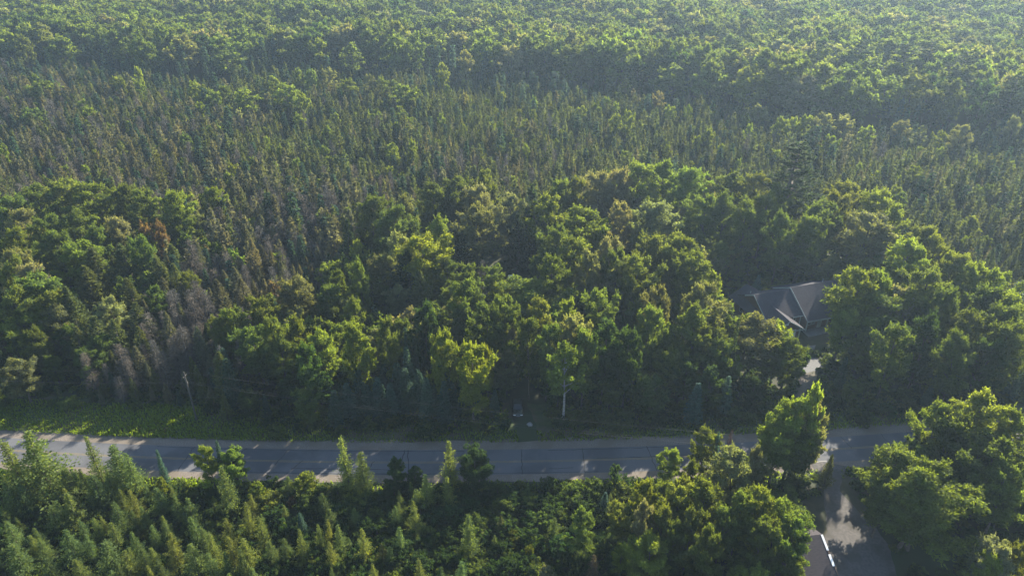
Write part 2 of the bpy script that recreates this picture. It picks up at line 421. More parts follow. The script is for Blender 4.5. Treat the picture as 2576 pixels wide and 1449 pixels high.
reg("shrub", [gen_broadleaf(170 + i, 3, 3.4, base=.05, limbs=9, top=.45, shoot=1.2, leaf=.18, dens=.9) for i in range(4)], M_LEAF, M_BARK, 3, 3.4)
reg("shrub", [gen_broadleaf(180 + i, 1.6, 2.2, base=.02, limbs=6, top=.45, shoot=1.2, leaf=.17, dens=.7) for i in range(4)], M_LEAF, M_BARK, 1.6, 2.2, True)
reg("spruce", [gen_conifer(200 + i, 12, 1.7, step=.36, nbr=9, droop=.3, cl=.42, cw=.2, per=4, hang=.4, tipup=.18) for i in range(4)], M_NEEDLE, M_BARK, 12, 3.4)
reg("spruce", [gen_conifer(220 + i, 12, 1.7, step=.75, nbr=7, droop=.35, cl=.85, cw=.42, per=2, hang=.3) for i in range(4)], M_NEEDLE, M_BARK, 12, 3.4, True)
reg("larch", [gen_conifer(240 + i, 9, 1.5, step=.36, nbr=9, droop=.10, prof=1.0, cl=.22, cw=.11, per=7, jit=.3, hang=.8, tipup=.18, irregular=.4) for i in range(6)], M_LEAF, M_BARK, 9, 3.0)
reg("cedar", [gen_cedar(260 + i, 10, 1.5, 3000, .40, .14, prof=[.75,.95,1.05,.85,1.0][i]) for i in range(5)], M_NEEDLE, M_BARK, 10, 3.0)
reg("cedar", [gen_cedar(280 + i, 10, 1.5, 420, .95, .36, prof=[.8,.95,1.1,.85,1.0,.75][i]) for i in range(6)], M_NEEDLE, M_BARK, 10, 3.0, True)
reg("dead", [gen_dead(320 + i, 10, 1.6, 480) for i in range(4)], M_TWIG, M_POLE, 10, 3.2)
reg("dead", [gen_dead(330 + i, 10, 1.6, 240, cw=.09) for i in range(3)], M_TWIG, M_POLE, 10, 3.2, True)
reg("pine", [gen_pine(340 + i, 20, 4.2, dens=1.8) for i in range(3)], M_NEEDLE, M_BARK, 20, 8.4)

TINT = {  # real leaf colours; the dark green also stands in for shade in the scrub
 'B': (.118,.168,.036), 'G': (.082,.124,.036), 'O': (.092,.124,.034), 'S': (.135,.160,.088), 'T': (.150,.166,.112),
 'Y': (.122,.164,.028), 'R': (.112,.144,.036), 'D': (.034,.068,.024), 'K': (.140,.105,.066),
 'c': (.086,.108,.040), 'g': (.114,.118,.076), 'd': (.034,.056,.022), 'x': (.098,.088,.072), 'r': (.130,.065,.042),
 's': (.038,.074,.048), 'b': (.056,.104,.078), 'l': (.104,.155,.056), 'y': (.138,.176,.050), 'p': (.046,.074,.034), 'P': (.150,.165,.048),
}

# ------------------------------------------------------------------ ground, road, shoulders, drives (the setting)
def interp(pts, n):
    pts = np.array(pts, float); s = np.linspace(0, len(pts) - 1, n); out = []
    for c in range(2):
        p = pts[:, c]; i = np.clip(np.floor(s).astype(int), 0, len(p) - 2); f = s - i
        pm = p[np.maximum(i-1, 0)]; p0 = p[i]; p1 = p[i+1]; p2 = p[np.minimum(i+2, len(p)-1)]
        out.append(.5*((2*p0)+(-pm+p1)*f+(2*pm-5*p0+4*p1-p2)*f*f+(-pm+3*p0-3*p1+p2)*f**3))
    return np.stack(out, 1)
def strip(A, B, z):
    m = MB(); n = len(A)
    m.add([(x, y, z) for x, y in A] + [(x, y, z) for x, y in B], [(i, i+1, n+i+1, n+i) for i in range(n - 1)]); return m
gm = MB(); gm.add([(-1500,-300,0),(1500,-300,0),(1500,2700,0),(-1500,2700,0)], [(0,1,2,3)])
structure(gm.build("ground", M_FLOOR))
FAR_E = [at(*p) for p in [(94,1103),(387,1120),(688,1133),(1000,1137),(1290,1130),(1580,1120),(1750,1112),(2170,1092),(2390,1083)]]
NEAR_E = [at(*p) for p in [(151,1169),(360,1183),(688,1193),(980,1198),(1290,1192),(1655,1180),(2170,1156),(2390,1143)]]
def poly3(P, xs):
    P = np.array(P); c = np.polyfit(P[:, 0], P[:, 1], 2); return np.stack([xs, np.polyval(c, xs)], 1), c
xs = np.linspace(-150, 150, 121)
_, cF = poly3(FAR_E, xs); _, cN = poly3(NEAR_E, xs)
cC = (cF + cN) / 2                                        # centre line y(x)
ROADW = float(np.mean(np.polyval(cF, np.linspace(-60, 50, 9)) - np.polyval(cN, np.linspace(-60, 50, 9))))
def road_off(d):                                          # offset curve, d > 0 is the far side
    y = np.polyval(cC, xs); dy = np.polyval(np.polyder(cC), xs); l = np.sqrt(1 + dy * dy)
    return np.stack([xs - dy / l * d, y + d / l], 1)
def roadY(x, d=0.0): return np.polyval(cC, x) + d
HALF = ROADW / 2
rgn = np.random.default_rng(5)
def wob(P, a): return P + np.stack([np.zeros(len(P)), rgn.normal(0, a, len(P))], 1)
structure(strip(wob(road_off(HALF + 12), .6), road_off(HALF - .2), .004).build("verge", M_GRASSBASE))
structure(strip(wob(road_off(HALF + 2.3), .18), wob(road_off(-HALF - 1.6), .16), .008).build("gravel_shoulder", M_GRAVEL))
road = structure(strip(road_off(HALF), road_off(-HALF), .012).build("road", M_ASPHALT))
def on_road(x0, d): return (x0, float(roadY(x0)) + d)
for d in (-.13, .13):
    i0 = 0
    strip(road_off(d + .055), road_off(d - .055), .016).build("centre_line", M_YELLOW, road)
g = np.random.default_rng(11)
def crack(pts, wd=.06):
    m = MB(); P = np.array(pts); k = len(P)
    t = np.gradient(P, axis=0); nn = norm(np.stack([-t[:, 1], t[:, 0]], 1)); ww = wd * g.uniform(.6, 1.4, k)[:, None]
    A, B = P + nn * ww, P - nn * ww
    m.add([(x, y, .019) for x, y in A] + [(x, y, .019) for x, y in B], [(i, i+1, k+i+1, k+i) for i in range(k-1)])
    m.build("crack", M_TAR, road)
for px, lean in [(470,3),(600,6),(705,8),(750,8),(860,5),(935,5),(1010,4),(1030,-4),(1120,1),(1313,0),(1467,0),(1640,-3),(1795,0),(2150,-3),(2260,-4),(2330,-3)]:
    cx, cy_ = at(px, 1150); y0 = -HALF if g.random() < .75 else 0.; y1 = HALF if g.random() < .75 else .2
    s = np.linspace(0, 1, 9); crack([(cx + lean * .22 * (q - .5) + g.normal(0, .09), roadY(cx) + y0 + (y1 - y0) * q) for q in s])
for d, x0, x1 in ((-HALF + .25, -52, 14), (HALF - .3, -60, -8), (-HALF + 1.3, -36, -28), (-HALF + 1.2, -24, -18), (.35, 14, 30), (HALF - .35, 6, 26), (-HALF + .3, 30, 52), (-HALF + 1.2, 6, 10)):
    n = int((x1 - x0) * 1.2); crack([(x, roadY(x) + d + g.normal(0, .05)) for x in np.linspace(x0, x1, max(n, 4))], .05)

def ribbon(pts, wd, z, n=30, wig=.12):
    P = interp(pts, n); t = np.gradient(P, axis=0); nn = norm(np.stack([-t[:, 1], t[:, 0]], 1))
    ww = np.interp(np.linspace(0, 1, n), np.linspace(0, 1, len(wd)), wd)[:, None] / 2 + g.normal(0, wig, (n, 1))
    return strip(P + nn * ww, P - nn * ww, z)
DRIVE_N = [at(2042,905), at(2032,955), at(2015,1000), at(1990,1045), (at(1975,1090)[0], float(roadY(at(1975,1090)[0], HALF + .1)))]
structure(ribbon(DRIVE_N, [3.4, 3.2, 3.8, 4.2, 9.0], .016).build("gravel_drive", M_DIRT))
DRIVE_S = [(at(2085,1170)[0], float(roadY(at(2085,1170)[0], -HALF - .1))), at(2092,1230), at(2120,1290), at(2150,1345), at(2165,1420), at(2170,1520)]
structure(ribbon(DRIVE_S, [6.0, 2.6, 5.2, 8.4, 9.0, 9.5], .016).build("gravel_drive", M_GREYGRAVEL))
DRIVE_C = [at(1330,1110), at(1318,1060), at(1300,1000), at(1290,900), at(1288,800), at(1288,705)]
structure(ribbon(DRIVE_C, [3.6, 3.4, 3.0, 3.0, 4, 8], .012).build("dirt_track", M_FLOOR))
pm = MB(); pm.add([(*at(x, y), .02) for x, y in [(1985,892),(2018,872),(2052,868),(2046,888),(2075,925),(2030,938),(1985,930)]], [tuple(range(7))])
structure(pm.build("concrete_apron", M_CONC))
wx, wy = at(1525, 243)
pm = MB(); k = 18; pm.add([(wx + 6 * math.cos(6.283*i/k) * (1 + .2*math.sin(3*i)), wy - 3 + 7 * math.sin(6.283*i/k), .02) for i in range(k)], [tuple(range(k))])
structure(pm.build("bog_pool", M_WATER))

# ------------------------------------------------------------------ brown house with cross gables
GX, GY = 56.3, 125.4; HROT = math.atan2(.28, .96)
def to_house(X, Y):
    dx, dy = X - GX, Y - GY; c, s = math.cos(HROT), math.sin(HROT); return dx*c + dy*s, -dx*s + dy*c
house = tag(empty("brown_house", (GX, GY, 0), HROT), "single storey brown house with dark shingle gable roofs among the trees", "house")
wm = MB()
wm.box(-3.6, 3.6, .4, 15.2, 0, 2.62); wm.prism([(-3.6,.4,2.62),(3.6,.4,2.62),(0,.4,4.82)], (0,.15,0)); wm.prism([(-3.6,15.05,2.62),(3.6,15.05,2.62),(0,15.05,4.82)], (0,.15,0))
wm.box(3.602, 6.4, 4.3, 14.2, 0, 3.2); wm.box(6.402, 17.0, 2.4, 15.4, 0, 2.8)
wm.prism([(6.5,2.4,2.8),(6.5,15.4,2.8),(6.5,9,6.45)], (.12,0,0)); wm.prism([(16.88,2.4,2.8),(16.88,15.4,2.8),(16.88,9,6.45)], (.12,0,0))
wm.prism([(-2.2,3.9,3.0),(-2.2,14.1,3.0),(-2.2,9,6.1)], (.12,0,0))
wm.build("wall", M_SIDING, house)
def gable_x(u0, u1, vr, zr, vf, zf, vb, zb, th=.18):
    m = MB(); m.slab((u0,vf,zf),(u1,vf,zf),(u1,vr,zr),(u0,vr,zr), th); m.slab((u0,vr,zr),(u1,vr,zr),(u1,vb,zb),(u0,vb,zb), th); return m
rr = gable_x(6.15, 17.4, 9, 6.75, 1.6, 2.62, 16.4, 2.62).build("roof", M_SHINGLE, house)
MB().tube([(14.6, 9.5, 6.3), (14.6, 9.5, 7.25)], .07, 8).build("vent_pipe", M_TRIM, rr)
gable_x(-2.7, 6.14, 9, 6.38, 3.3, 3.2, 14.7, 3.2).build("roof", M_SHINGLE, house)
m = MB(); m.slab((0,-.45,5.0),(0,15.7,5.0),(-4.05,15.7,2.4),(-4.05,-.45,2.4), .17); m.slab((4.05,-.45,2.4),(4.05,15.7,2.4),(0.001,15.7,5.0),(0.001,-.45,5.0), .17)
gr = m.build("roof", M_SHINGLE, house)
MB().tube([(-.9, 12.6, 4.2), (-.9, 12.6, 4.95)], .08, 8).build("vent_pipe", M_TRIM, gr)
def board(a, b, h, t, nm="rake_board", mat=None, parent=None):
    """board from a to b, h tall (downwards), t thick along -y or x"""
    a, b = Vector(a), Vector(b); d = (b - a).normalized(); hz = Vector((0,0,-h)); n = Vector((d.y, -d.x, 0))
    if n.length < 1e-3: n = Vector((1,0,0))
    n = n.normalized() * t
    return MB().hexa([a+hz, b+hz, b+hz+n, a+hz+n, a, b, b+n, a+n]).build(nm, mat or M_TRIM, parent or house)
board((6.14,1.55,2.64),(6.14,9,6.78),.34,.05); board((6.14,9,6.78),(6.14,14.6,3.64),.3,.05)
board((-2.71,3.25,3.2),(-2.71,9,6.4),.26,.05); board((-2.71,9,6.4),(-2.71,12,4.7),.26,.05)
board((-4.08,-.46,2.42),(0,-.46,5.03),.24,.05); board((0,-.46,5.03),(4.08,-.46,2.42),.24,.05)
board((-3.9,-.42,2.55),(3.9,-.42,2.55),.24,.08, "fascia")
board((6.1,1.58,2.6),(17.4,1.58,2.6),.2,.06, "gutter"); board((3.7,3.28,3.16),(6.1,3.28,3.16),.2,.06, "gutter")
for u, v in ((3.5,.25),(-3.5,.25)): MB().box(u-.12, u+.12, v, v+.12, 0, 2.5).build("corner_board", M_TRIM, house)
for u, v, h in ((6.25,1.75,2.5),(11.2,1.75,2.5),(16.6,1.75,2.5),(6.25,4.1,3.0)): MB().box(u-.09, u+.09, v-.09, v+.09, .14, h).build("porch_post", M_TRIM, house)
MB().box(5.6, 17, -.2, 2.38, 0, .14).build("porch_floor", M_CONC, house)
gd = MB(); gd.box(-2.6, 2.6, .33, .38, .02, 2.15).build("garage_door", M_WHITE, house)
dm = MB()
for i in range(4): dm.box(-2.5, 2.5, .305, .325, .1 + .53*i, .1 + .53*i + .45)
dm.build("door_panel", M_WHITE, bpy.data.objects["garage_door"])
vm = MB(); vm.prism([(-.45,.36,3.55),(.45,.36,3.55),(.45,.36,3.85),(.22,.36,4.1),(-.22,.36,4.1),(-.45,.36,3.85)], (0,-.07,0)); vm.build("gable_vent", M_WHITE, house)
def window(u0, u1, v, z0, z1, face='y'):
    f = MB(); t = .07
    if face == 'y':
        for a in ((u0-t,u1+t,z0-t,z0),(u0-t,u1+t,z1,z1+t),(u0-t,u0,z0,z1),(u1,u1+t,z0,z1),((u0+u1)/2-.03,(u0+u1)/2+.03,z0,z1)): f.box(a[0],a[1],v-.06,v-.002,a[2],a[3])
        fo = f.build("window", M_TRIM, house); MB().box(u0,u1,v-.03,v-.01,z0,z1).build("pane", M_GLASS, fo)
    else:
        for a in ((u0-t,u1+t,z0-t,z0),(u0-t,u1+t,z1,z1+t),(u0-t,u0,z0,z1),(u1,u1+t,z0,z1)): f.box(v-.06,v-.002,a[0],a[1],a[2],a[3])
        fo = f.build("window", M_TRIM, house); MB().box(v-.03,v-.01,u0,u1,z0,z1).build("pane", M_GLASS, fo)
window(4.1, 5.2, 4.3, 1.5, 2.6); window(6.9, 8.6, 2.4, 1.2, 2.2); window(12, 13.8, 2.4, 1.2, 2.2)
window(4.2, 5.2, -3.6, 1.1, 2.0, 'x'); window(10.6, 11.6, -3.6, 1.1, 2.0, 'x')
fd = MB(); fd.box(9.4, 10.35, 2.33, 2.395, .15, 2.2); d_ = fd.build("front_door", M_TRIM, house); MB().box(9.5, 9.58, 2.29, 2.328, 1.05, 1.2).build("handle", M_CHROME, d_)

# ------------------------------------------------------------------ red shed behind the wood, grey roofed building below right
sx_, sy_ = at(1748, 640, 3.2)
shed = tag(empty("red_shed", (sx_, sy_ + 1.5, 0), .35), "small shed with a red roof half hidden behind the central broadleaf trees", "shed")
MB().box(-2.4, 2.4, -1.8, 1.8, 0, 2.3).build("wall", M_SIDING, shed)
m = MB(); m.slab((-2.7,-2.15,2.1),(2.7,-2.15,2.1),(2.7,0,3.4),(-2.7,0,3.4), .1); m.slab((-2.7,0.001,3.4),(2.7,0.001,3.4),(2.7,2.15,2.1),(-2.7,2.15,2.1), .1)
srf = m.build("roof", M_RED, shed); MB().tube([(.3,-.7,2.9),(.3,-.7,3.5)], .14, 8).build("roof_vent", M_WHITE, srf)
MB().box(-.5, .5, -1.86, -1.802, .05, 2.0).build("door", M_WHITE, shed)

o2 = Vector((43.1, 70.9, 0)); rz2 = math.atan2(.14, .99) * -1
cab = tag(empty("shingled_outbuilding", (o2.x, o2.y, 0), 0.13), "building at the drive with red brown shingle roof edged in white", "outbuilding")
# local frame: x to the right, y away; the white-edged eave is at x = 0, the gable end at y = 0
m2 = MB(); m2.slab((-9,-9.5,.95),(0,-9.5,.95),(0,0,4.6),(-9,0,4.6), .16); m2.slab((-9,.001,4.6),(0,.001,4.6),(0,3.2,3.0),(-9,3.2,3.0), .16)
m2.build("roof", M_SHINGLE2, cab)
w2 = MB(); w2.box(-8.6, -.4, -6.2, 2.8, 0, 2.0); w2.build("wall", M_SIDING, cab)
def rake(y0, y1, w_, mat, nm):
    f = lambda yy: 4.6 + .384 * yy + .05
    MB().slab((.02-w_,y1,f(y1)),(.06,y1,f(y1)),(.06,y0,f(y0)),(.02-w_,y0,f(y0)), .22).build(nm, mat, cab)
rake(-.05, -2.1, .26, M_WHITE, "rake_board"); rake(-2.11, -2.6, .2, M_SIDING, "rake_board"); rake(-2.61, -4.1, .30, M_WHITE, "rake_board"); rake(-4.11, -9.4, .1, M_SIDING, "rake_board")  # brown lengths stand in for shadow falling across one white board

# ------------------------------------------------------------------ vehicle, boulder, small white trailer, pole and wires
def loft(secs, name, mat, parent):
    m = MB(); k = len(secs[0]); 
    vs = [p for s in secs for p in s]; fs = []
    for i in range(len(secs)-1):
        for j in range(k): fs.append((i*k+j, i*k+(j+1)%k, (i+1)*k+(j+1)%k, (i+1)*k+j))
    fs += [tuple(range(k))[::-1], tuple(range((len(secs)-1)*k, len(secs)*k))]
    m.add(vs, fs); o = m.build(name, mat, parent, smooth=False)
    bv = o.modifiers.new("soft", 'BEVEL'); bv.width = .05; bv.segments = 2; bv.limit_method = 'ANGLE'; bv.angle_limit = R(25)
    return o
def sect(y, z0, z1, w0, w1, tk=.0):
    zm = z0 + (z1 - z0) * .55
    return [(-w0,y,z0),(w0,y,z0),(w0*1.03,y,zm),(w1,y,z1),(-w1,y,z1),(-w0*1.03,y,zm)]
cx_, cy_ = at(1302, 1052)
car = tag(empty("parked_car", (cx_, cy_ + 2.3, 0), R(2)), "dark parked car with pale reflections under roadside trees", "car")
loft([sect(-2.3,.42,.78,.74,.66), sect(-2.18,.3,.95,.88,.78), sect(-1.2,.28,1.06,.92,.82), sect(-.9,.28,1.08,.92,.84), sect(1.3,.28,1.1,.92,.84), sect(2.15,.3,1.06,.9,.8), sect(2.3,.4,.85,.8,.72)], "body", M_CARPAINT, car)
loft([sect(-1.15,1.05,1.08,.8,.8), sect(-.35,1.05,1.62,.82,.66), sect(1.3,1.05,1.66,.82,.66), sect(2.0,1.05,1.12,.78,.74)], "cabin_glass", M_GLASS, car)
loft([[(-.64,-.38,1.63),(.64,-.38,1.63),(.64,-.38,1.67),(.5,-.38,1.7),(-.5,-.38,1.7),(-.64,-.38,1.67)],[(-.66,1.35,1.65),(.66,1.35,1.65),(.66,1.35,1.7),(.5,1.35,1.73),(-.5,1.35,1.73),(-.66,1.35,1.7)]], "roof_panel", M_CARPAINT, car)
for sx in (-1, 1):
    for yy in (-1.45, 1.4):
        wh = MB().tube([(sx*.74, yy, .34), (sx*.95, yy, .34)], .34, 18).build("wheel", M_TYRE, car)
        MB().tube([(sx*.955, yy, .34), (sx*.965, yy, .34)], .2, 12).build("rim", M_CHROME, wh)
    MB().box(sx*.62-.18, sx*.62+.18, -2.31, -2.2, .66, .8).build("headlight", M_LAMP, car)
    MB().box(sx*.96-.1, sx*.96+.1, -.95, -.8, 1.05, 1.2).build("mirror", M_CARPAINT, car)
MB().box(-.8, .8, -2.42, -2.3, .42, .56).build("bumper", M_CHROME, car)
MB().box(-.4, .4, -2.33, -2.27, .6, .74).build("grille", M_CHROME, car)
def blob(name, loc, r, seed, mat, sq=.75):
    import bmesh
    bm = bmesh.new(); bmesh.ops.create_icosphere(bm, subdivisions=3, radius=r); gg = np.random.default_rng(seed); k = gg.normal(0, 1, (5, 3)); p = gg.uniform(0, 6, 5)
    for v in bm.verts:
        n = np.array(v.co) / r; f = 1 + .07 * sum(math.sin(2.2 * float(k[i] @ n) + p[i]) for i in range(5)); v.co = v.co * f; v.co.z = max(v.co.z * sq, -.35 * r)
    me = bpy.data.meshes.new(name); bm.to_mesh(me); bm.free(); me.materials.append(mat)
    me.polygons.foreach_set("use_smooth", [True] * len(me.polygons))
    return link(name, me, None, loc)
bx_, by_ = at(1333, 1070)
tag(blob("boulder", (bx_, by_, .2), .48, 3, M_ROCK), "rounded grey boulder beside the parked car at the track mouth", "boulder")
tx_, ty_ = at(1288, 706)
trl = tag(empty("utility_trailer", (tx_, ty_, 0), R(85)), "small white trailer standing in the dark clearing in the wood", "trailer")
MB().box(-.6, .6, -.9, .9, .45, 1.15).build("box", M_WHITE, trl)
for sx in (-1, 1): MB().tube([(sx*.64,0,.3),(sx*.8,0,.3)], .3, 14).build("wheel", M_TYRE, trl)
MB().tube([(0,-.9,.5),(0,-2.6,.5)], .05, 6).build("drawbar", M_WHITE, trl)
POLES = []
def pole(x, y, rz, label):
    p = tag(empty("utility_pole", (x, y, 0), rz), label, "utility pole", "utility poles along the road")
    MB().tube([(0,0,0),(.05,0,5),(0,0,10.4)], [.16,.14,.11], 8).build("shaft", M_POLE, p)
    MB().box(-.06, .06, -.55, .55, 9.55, 9.67).build("crossarm", M_POLE, p)
    for yy in (-.48, 0, .48): MB().tube([(0,yy,9.67 + (.73 if yy == 0 else 0)),(0,yy,9.85 + (.73 if yy == 0 else 0))], .05, 6).build("insulator", M_POLE, p)
    MB().box(.1, .22, -.12, .12, 8.0, 8.5).build("cable_box", M_POLE, p)
p1 = at(495, 1056); p0 = (p1[0] - 62, p1[1] + 3.5); p2 = (34.0, 84.6)
pole(*p1, R(-8), "weathered grey utility pole leaning over the dark verge by the road")
def wire(a, b, za, zb, sag, rad, label):
    pts = [(a[0]+(b[0]-a[0])*s, a[1]+(b[1]-a[1])*s, za+(zb-za)*s - sag*4*s*(1-s)) for s in np.linspace(0, 1, 25)]
    tag(MB().tube(pts, rad, 5).build("power_line", M_WIRE), label, "power line")
wire(p1, p2, 10.5, 10.5, .9, .012, "topmost thin wire running from the utility pole across the road")
wire(p1, p2, 8.2, 8.2, 1.1, .016, "lowest thin wire running from the utility pole across the road")
wire(p1, p2, 8.6, 8.6, 1.0, .01, "middle thin wire running from the utility pole across the road")
wire(p1, p0, 10.5, 10.5, .8, .012, "upper wire running from the utility pole towards the left trees")
wire(p1, p0, 8.2, 8.2, 1.0, .016, "lower wire running from the utility pole towards the left trees")

